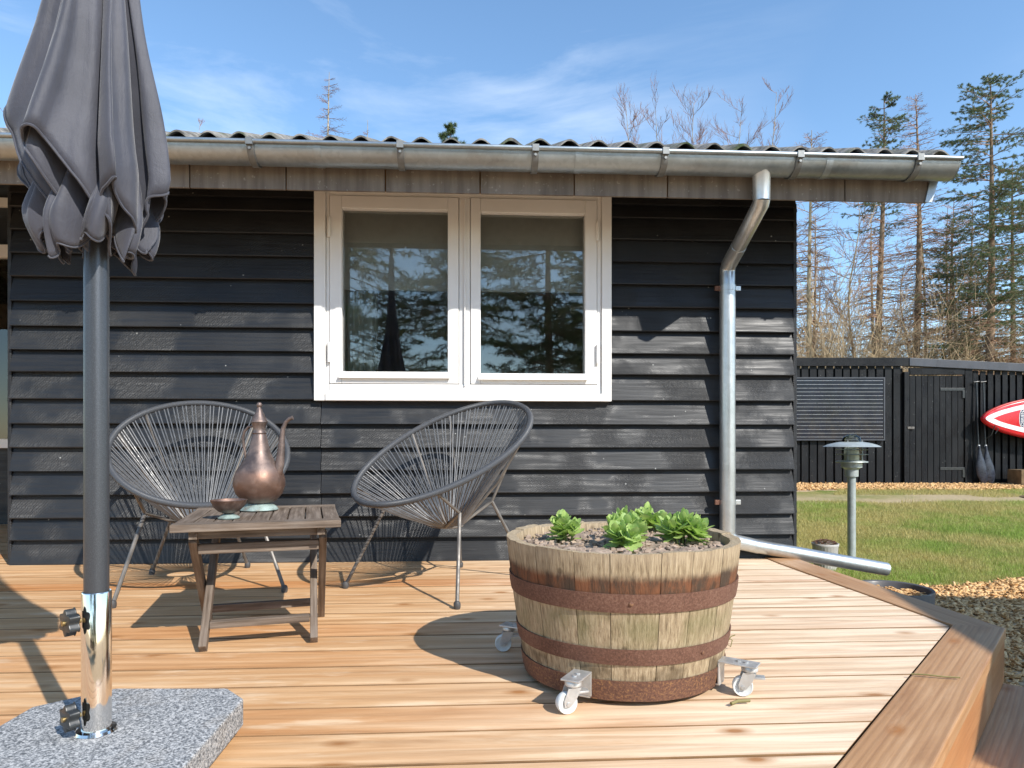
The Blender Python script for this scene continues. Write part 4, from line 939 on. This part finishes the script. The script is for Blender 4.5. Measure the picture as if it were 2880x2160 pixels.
for u0, lab in ((7.42, 'dark bagged paddle leaning on the fence beside the door post'), (7.53, 'dark bagged paddle leaning on the fence beside the red board tip')):
    pd = tag(empty('paddle', fw(u0, -.10, FZ+.02), -YAW), lab, 'paddle', 'paddles leaning on the fence')
    B().tube([(-.005, -.02, .55), (.0, .035, 1.61)], .0135, 10).obj('shaft', M_plastic, pd, smooth=True)
    B().tube([(-.045, .035, 1.615), (.045, .035, 1.625)], .013, 10).obj('handle', M_plastic, pd, smooth=True)
    bl = B(); pr = [(.0, .025, .0), (.04, .06, .02), (.15, .092, .03), (.28, .085, .03), (.42, .045, .025), (.54, .018, .018), (.60, .016, .016)]
    for z, hw, th in pr:
        for k in range(16): a = 2*math.pi*k/16; bl.V.append((hw*math.cos(a)+.10*(1-z/.6)**1.3*.8, th*math.sin(a)-.03+.0*z, z))
    bl.F = [(i*16+k, i*16+(k+1) % 16, (i+1)*16+(k+1) % 16, (i+1)*16+k) for i in range(len(pr)-1) for k in range(16)]+[tuple(range(15, -1, -1)), tuple((len(pr)-1)*16+k for k in range(16))]
    bl.obj('blade_bag', M_bag, pd, smooth=True); B().cyl((0, -.02, .585), (0, -.02, .615), .018, n=10).obj('collar', M_bwhite, pd, smooth=True)
tag(B().box(-.01, .55, -.15, .15, 0, .25).obj('wood_block', M_block, None, loc=tuple(fw(7.86, -.30, FZ)), rot=(0, 0, -YAW), bevel=.012), 'brown wooden block on the chips below the paddle board', 'block')
cv = tag(B().lathe([(0, .012), (.32, .010), (.35, .0), (.35, -.02)], 30).obj('drain_lid', M_block, None, loc=tuple(fw(7.08, -2.0, float(gz(5.0))+.012)), smooth=True), 'flat round brown drain lid in the grass before the fence door', 'lid')

# ---------------------------------------------------------------- trees
def tubes(segs, n=3):
    A = np.array(segs, np.float64); P0, P1, r0, r1 = A[:, 0:3], A[:, 3:6], A[:, 6], A[:, 7]
    d = P1-P0; d /= np.linalg.norm(d, axis=1, keepdims=True)+1e-9
    a = np.where(np.abs(d[:, 2:3]) < .9, np.array([[0, 0, 1.]]), np.array([[1., 0, 0]])); u = np.cross(d, a); u /= np.linalg.norm(u, axis=1, keepdims=True)+1e-9; v = np.cross(d, u)
    Vs = []
    for P, r in ((P0, r0), (P1, r1)):
        for k in range(n): t = 2*math.pi*k/n; Vs.append(P+(u*math.cos(t)+v*math.sin(t))*r[:, None])
    V = np.stack(Vs, 1).reshape(-1, 3); f = np.array([(k, (k+1) % n, n+(k+1) % n, n+k) for k in range(n)])
    return V, (f[None]+2*n*np.arange(len(A))[:, None, None]).reshape(-1, 4)
rnd = random.Random(5)
def seg(S, p, q, r0, r1): S.append((p.x, p.y, p.z, q.x, q.y, q.z, r0, r1))
def spray(S, N, p, d, ln, r, needles, dens):
    """one side branch: bent spine, two rows of twigs, needles on twigs"""
    k = max(4, int(ln/.16)); pt = p; dr = d.copy(); up = Vector((0, 0, 1))
    for i in range(k):
        dr = (dr+up*(.05 if i > k*.4 else -.035)+Vector((rnd.uniform(-.1, .1), rnd.uniform(-.1, .1), rnd.uniform(-.05, .05)))).normalized()
        q = pt+dr*(ln/k); rr = r*(1-i/k)+.003; seg(S, pt, q, rr, max(.0025, r*(1-(i+1)/k)+.0025))
        sd_ = dr.cross(up).normalized()
        for s in (-1, 1):
            if rnd.random() > dens: continue
            tl = ln*.34*(1-.75*i/k)*rnd.uniform(.5, 1.1)+.05; td = (dr*.75+sd_*s*rnd.uniform(.5, .95)+up*rnd.uniform(-.35, .25)).normalized()
            e = q+td*tl; seg(S, q, e, .0045, .002)
            ext = [(q, e)]
            for _ in range(2):
                m_ = q.lerp(e, rnd.uniform(.3, .9)); e2 = m_+(td+Vector((rnd.uniform(-.8, .8), rnd.uniform(-.8, .8), rnd.uniform(-.6, .5)))).normalized()*tl*.45; seg(S, m_, e2, .0035, .0018); ext.append((m_, e2))
            if needles and N is not None: N.extend(ext)
        if needles and N is not None and i > k*.3: N.append((pt, q))
        pt = q
def needlemesh(N, per, ln, wd):
    A = np.array([(*a, *b) for a, b in N]); n = len(A); A = np.repeat(A, per, 0); t = rng.random(len(A))[:, None]; P = A[:, :3]+(A[:, 3:]-A[:, :3])*t
    ax = A[:, 3:]-A[:, :3]; ax /= np.linalg.norm(ax, axis=1, keepdims=True)+1e-9; rv = rng.normal(size=P.shape); rv -= ax*(rv*ax).sum(1, keepdims=True); rv /= np.linalg.norm(rv, axis=1, keepdims=True)+1e-9
    d = ax*.55+rv*.8; d /= np.linalg.norm(d, axis=1, keepdims=True); sdv = np.cross(d, ax); sdv /= np.linalg.norm(sdv, axis=1, keepdims=True)+1e-9
    L_ = (ln*rng.uniform(.7, 1.3, len(P)))[:, None]
    V = np.stack([P-sdv*wd, P+sdv*wd, P+d*L_], 1).reshape(-1, 3); return V, np.arange(len(V)).reshape(-1, 3)
def conifer(name, x, y, H, label, r=.11, nwh=40, start=.12, Lmax=1.5, green=(2., 2.), dens=.8, bark=None, twig=None, group=None, needle=None, per=16, lean=0., shape=.75, nl=.045, nw=.0045, cat='tree', base=None):
    z0 = float(gz(y)) if base is None else base; t = tag(empty(name, (x, y, z0)), label, cat, group)
    T = []; S = []; N = []; nseg = 14; pts = []
    for i in range(nseg+1): f = i/nseg; pts.append(Vector((lean*f*H*.03+.05*math.sin(f*5+x), .05*math.cos(f*4+y), H*f)))
    for i in range(nseg): seg(T, pts[i], pts[i+1], r*(1-i/nseg)**.85+.006, r*(1-(i+1)/nseg)**.85+.006)
    for w_ in range(nwh):
        f = start+(1-start)*((w_+rnd.random()*.6)/nwh); z = H*f
        if f > .985: continue
        i = min(nseg-1, int(f*nseg)); p = pts[i].lerp(pts[i+1], f*nseg-i)
        for k in range(rnd.choice((2, 3, 3))):
            a = rnd.uniform(0, 6.28); ln = (Lmax*(1-f)**shape+.12)*rnd.uniform(.55, 1.15); el = rnd.uniform(-.25, .2)+.75*max(0, f-.55)
            d = Vector((math.cos(a)*math.cos(el), math.sin(a)*math.cos(el), math.sin(el)))
            spray(S, N, p, d, ln, .008+.010*(1-f), green[0] <= f <= green[1] or (green[0]-.12 < f < green[0] and rnd.random() < .4), dens)
    V, F = tubes(T, 10); fast('trunk', V, F, bark or M_bark, t, smooth=True)
    V, F = tubes(S, 3); cr = fast('crown', V, F, twig or M_twig, t)
    if N: V, F = needlemesh(N, per, nl, nw); fast('needles', V, F, needle or M_needle, cr)
    return t
G1 = 'conifers beyond the fence'
LT = [('larch_tree', 8.43, 13.1, 8.5, 'bare pale larch trunk just clear of the house corner', .085, 60, 1.6, M_barkl),
 ('larch_tree', 11.09, 12.95, 9.4, 'reddish brown bare larch beside the spruce tip above the eave', .12, 80, 1.5, M_bark),
 ('larch_tree', 12.12, 14.2, 7.8, 'very thin straight larch between the reddish larch and slim spruce', .05, 50, 1.2, M_barkl),
 ('larch_tree', 9.25, 15.6, 7.0, 'brown twiggy larch behind the pale larch at the house corner', .07, 56, 1.7, M_bark),
 ('larch_tree', 10.35, 16.6, 7.6, 'brown twiggy larch behind the spruce with the green tip', .07, 56, 1.7, M_bark),
 ('larch_tree', 12.3, 16.8, 8.0, 'brown twiggy larch behind the thin straight larch', .07, 60, 1.7, M_barkl),
 ('larch_tree', 13.6, 15.2, 7.4, 'brown twiggy larch behind the slim short spruce', .07, 60, 1.6, M_bark),
 ('larch_tree', 14.6, 16.4, 8.2, 'brown twiggy larch behind the half bare spruce', .08, 60, 1.7, M_bark),
 ('larch_tree', 15.9, 17.4, 8.4, 'brown twiggy larch far behind the paddle board', .08, 60, 1.8, M_bark)]
for nm, x, y, H, lab, r, nw_, Lm, bk in LT: conifer(nm, x, y, H, lab, r, nw_, .06, Lm, dens=1., bark=bk, group=G1, shape=.6)
conifer('spruce_tree', 9.62, 12.05, 8.85, 'spruce with bare lower trunk and green tip showing above the eave', .11, 66, .10, 1.25, (.76, 1.), dens=1., group=G1, per=16, shape=.5)
conifer('spruce_tree', 11.46, 10.95, 8.75, 'tallest green spruce standing behind the red paddle board', .115, 72, .10, 1.5, (.42, 1.), dens=1., group=G1, per=24, shape=.42)
conifer('spruce_tree', 12.78, 13.9, 6.6, 'slim short spruce with green middle behind the fence door', .08, 56, .08, 1.25, (.42, .95), dens=1., group=G1, per=20, shape=.5)
conifer('spruce_tree', 12.75, 11.9, 7.3, 'thin half bare spruce standing close beside the tallest spruce', .08, 60, .08, 1.5, (.25, 1.), dens=.95, group=G1, per=14, shape=.5)
conifer('spruce_tree', 14.6, 12.3, 8.4, 'green spruce half out of view beyond the paddle board', .11, 56, .1, 1.6, (.25, 1.), dens=1., group=G1, per=20, shape=.45)
def bare(name, x, y, H, label, r=.07, twig=M_twigred, bark=M_barkl, n=26, group='bare trees beyond the fence', spread=.5, base=None, start=.25):
    t = tag(empty(name, (x, y, float(gz(y)) if base is None else base)), label, 'tree', group); T = []; S = []
    pts = [Vector((.12*math.sin(i*.9+x), .12*math.cos(i*.7+y), H*i/12)) for i in range(13)]
    for i in range(12): seg(T, pts[i], pts[i+1], r*(1-i/12)+.005, r*(1-(i+1)/12)+.005)
    def grow(p, d, ln, rr, dep):
        k = 4; pt = p; dr = d
        for i in range(k):
            dr = (dr+Vector((rnd.uniform(-.18, .18), rnd.uniform(-.18, .18), rnd.uniform(.0, .14)))).normalized(); q = pt+dr*ln/k; seg(S, pt, q, rr*(1-i/k)+.0022, rr*(1-(i+1)/k)+.0022)
            if dep > 0:
                for _ in range(2 if dep > 1 else rnd.choice((1, 2))):
                    a = rnd.uniform(0, 6.28); grow(q, (dr+Vector((math.cos(a), math.sin(a), .25))*rnd.uniform(.35, .8)).normalized(), ln*rnd.uniform(.35, .55), rr*.5, dep-1)
            pt = q
    for k in range(n):
        f = start+(1-start)*(k+rnd.random())/n; i = min(11, int(f*12)); p = pts[i].lerp(pts[i+1], f*12-i); a = rnd.uniform(0, 6.28); el = rnd.uniform(.35, .95)
        grow(p, Vector((math.cos(a)*math.cos(el), math.sin(a)*math.cos(el), math.sin(el))), H*spread*(1-f*.75)*rnd.uniform(.35, .6), .016*(1-f)+.005, 2)
    V, F = tubes(T, 8); fast('trunk', V, F, bark, t, smooth=True); V, F = tubes(S, 3); fast('crown', V, F, twig, t)
bare('birch_tree', 10.65, 15., 7.8, 'thin pale birch between the house corner and the spruce trunk', .055, M_twig, n=24)
for i, (x, y, H) in enumerate(((9.6, 19, 6.4), (12.2, 20, 7.), (14.8, 19, 7.2), (16.6, 18, 6.8), (17.8, 21, 7.6))):
    bare('bare_tree', x, y, H, ['leafless bushy tree far behind the pale larch', 'leafless bushy tree far behind the reddish larch', 'leafless bushy tree far behind the slim short spruce', 'leafless bushy tree far behind the tallest spruce', 'leafless bushy tree far behind the half bare spruce'][i], .07, M_twig, n=26, start=.1)
# tree tops seen over the roof
G2 = 'tree tops seen over the roof'
conifer('larch_tree', -4.73, 18.9, 12.7, 'bare larch top rising highest over the roof near the folded parasol', .09, 30, .62, 2.2, group=G2, twig=M_twigred, bark=M_barkl, dens=1.)
conifer('larch_tree', -3.83, 20.8, 12.1, 'small bare larch tip beside the tall larch over the roof', .08, 16, .6, 1.2, group=G2, twig=M_twigred, bark=M_barkl, dens=.6)
conifer('pine_tree', -.67, 16.6, 10.1, 'green pine tip peeping over the roof above the window', .10, 22, .7, 1.6, (.7, 1.), group=G2, needle=M_pine, per=30, nl=.10)
for i, (x, y, H, s) in enumerate(((4.93, 18.3, 11.6, .3), (6.24, 19.2, 11.9, .3), (7.24, 18.2, 11.7, .3), (9.3, 20., 12.4, .28), (9.75, 18.1, 12.1, .22))):
    bare('birch_tree', x, y, H, ['leafless birch twigs over the roof, nearest the middle of the gutter', 'leafless birch twigs over the roof, second from the gutter middle', 'leafless birch twigs over the roof above the house corner', 'leafless twigs over the roof just before the spruce tip', 'tall single leafless shoot over the roof above the downpipe'][i], .07, M_twigred, n=(15, 13, 15, 13, 9)[i], group=G2, spread=s*1.5, start=.70)
bare('birch_tree', -10.6, 23.2, 13.1, 'faint leafless tree top over the roof beside the folded parasol', .07, M_twigred, n=14, group=G2, spread=.2, start=.7)
bare('birch_tree', -14., 17.4, 10.6, 'leafless tree top at the outer side of the folded parasol', .07, M_twigred, n=14, group=G2, spread=.3, start=.6)
# dry undergrowth behind the fence
S = []
for k in range(2600):
    x = rnd.uniform(6., 17.5); y = rnd.uniform(10.3, 16.5); p = Vector((x, y, float(gz(y)))); a = rnd.uniform(0, 6.28); tall = (2.1+1.6*max(0, 1-abs(x-8.3)/2.4)+.8*rnd.random()+.5*math.sin(x*1.9)); el = rnd.uniform(.75, 1.5); d = Vector((math.cos(a)*math.cos(el), math.sin(a)*math.cos(el), math.sin(el))); n = 7; st = tall*rnd.uniform(.8, 1.25)/n; pt = p
    for i in range(n):
        d = (d+Vector((rnd.uniform(-.2, .2), rnd.uniform(-.2, .2), -.09*i/n*2))).normalized(); q = pt+d*st; seg(S, pt, q, .008*(1-i/n)+.003, .008*(1-(i+1)/n)+.003)
        if i > 1:
            for _ in range(2): e = q+(d+Vector((rnd.uniform(-1, 1), rnd.uniform(-1, 1), rnd.uniform(-.4, .6)))).normalized()*st*rnd.uniform(.6, 1.8); seg(S, q, e, .004, .002)
        pt = q
V, F = tubes(S, 3); tag(fast('undergrowth', V, F, M_dry), 'pale brown dry undergrowth standing behind the black fence', 'undergrowth', kind='stuff')
# the garden behind the viewer, which the window panes mirror
G3 = 'pines across the garden'
for i, (x, y, H, Lm, st) in enumerate(((1.9, -13.5, 8.8, 3.4, .1), (3.9, -16, 9.4, 3.2, .1), (-3.2, -14, 9.6, 3.6, .25), (-.4, -18, 10.4, 3.2, .4))):
    conifer('pine_tree', x, y, H, ['bushy pine across the garden mirrored in the pane nearest the downpipe', 'taller pine behind the bushy pine across the garden', 'pine with high crown across the garden mirrored in the pane nearest the table', 'distant pine across the garden between the others'][i], .13, 44, st, Lm, (.0, 1.), .8, group=G3, needle=M_pine, per=13, nl=.11, nw=.007, shape=.6)
bf = tag(empty('board_fence', (-6, -19.5, -.33)), 'dark board fence across the garden mirrored in the panes', 'fence')
f0 = None
for i in range(70):
    if f0 is None: f0 = B().box(-.055, .055, -.012, .012, 0, 1.7).obj('board', M_blackv, bf, loc=(0, 0, 0))
    else: copyo(f0, bf, loc=(i*.135, 0, random.uniform(-.01, .01)))
B().box(-.1, 9.5, .013, .05, .4, .5).obj('rail', M_blackv, bf)
# open parasol off to the side: its octagon throws the shade on the deck corner
op = tag(empty('open_parasol', (4.83, -3.81, -.33)), 'open grey octagonal parasol standing on the lawn off the deck corner', 'parasol')
B().cyl((0, 0, .06), (0, 0, 2.95), .025, n=20).obj('pole', M_anth, op, smooth=True)
b = B(); n = 8; pv = [(1.92*math.cos(R(143.5+45*i)), 1.92*math.sin(R(143.5+45*i)), 2.43) for i in range(n)]
b.add(pv+[(0, 0, 2.98)], [(i, (i+1) % n, n) for i in range(n)]); o = b.obj('canopy', M_fabric, op); m = o.modifiers.new('thick', 'SOLIDIFY'); m.thickness = .002
for i in range(n): B().tube([(0, 0, 2.93), (pv[i][0]*.99, pv[i][1]*.99, 2.42)], .008, 6).obj('rib', M_anth, op)
B().lathe([(0, .08), (.27, .07), (.3, 0)], 32).obj('base', M_granite, op, smooth=True)

# small litter on the deck
def stalk(pts, r, nm, lab, n=5): tag(B().tube(pts, r, n).obj(nm, M_twine, None, smooth=True), lab, 'stalk', 'dry stalks fallen on the deck')
o3 = Vector((.735, -1.52, .004))
stalk([o3+Vector(v) for v in ((-.03, -.005, 0), (-.015, .0, .012), (.0, .0, .028), (.012, 0, .02), (.004, -.008, .004), (-.008, -.006, .012), (.01, .004, .03), (.022, .004, .034))], .0016, 'dry_stalk', 'thin curled dry stalk lying on the deck beside the barrel')
o3 = Vector((.60, -1.93, .008)); stalk([o3+Vector(v) for v in ((-.02, -.012, 0), (0, 0, .001), (.03, .004, 0))], .004, 'dry_stalk', 'short thick green brown stalk lying under the caster')
o3 = Vector((1.135, -1.80, .012)); stalk([o3+Vector(v) for v in ((-.03, .012, 0), (0, 0, .002), (.04, -.012, 0), (.075, -.02, 0))], .002, 'dry_stalk', 'thin dry stalk lying across the border plank')
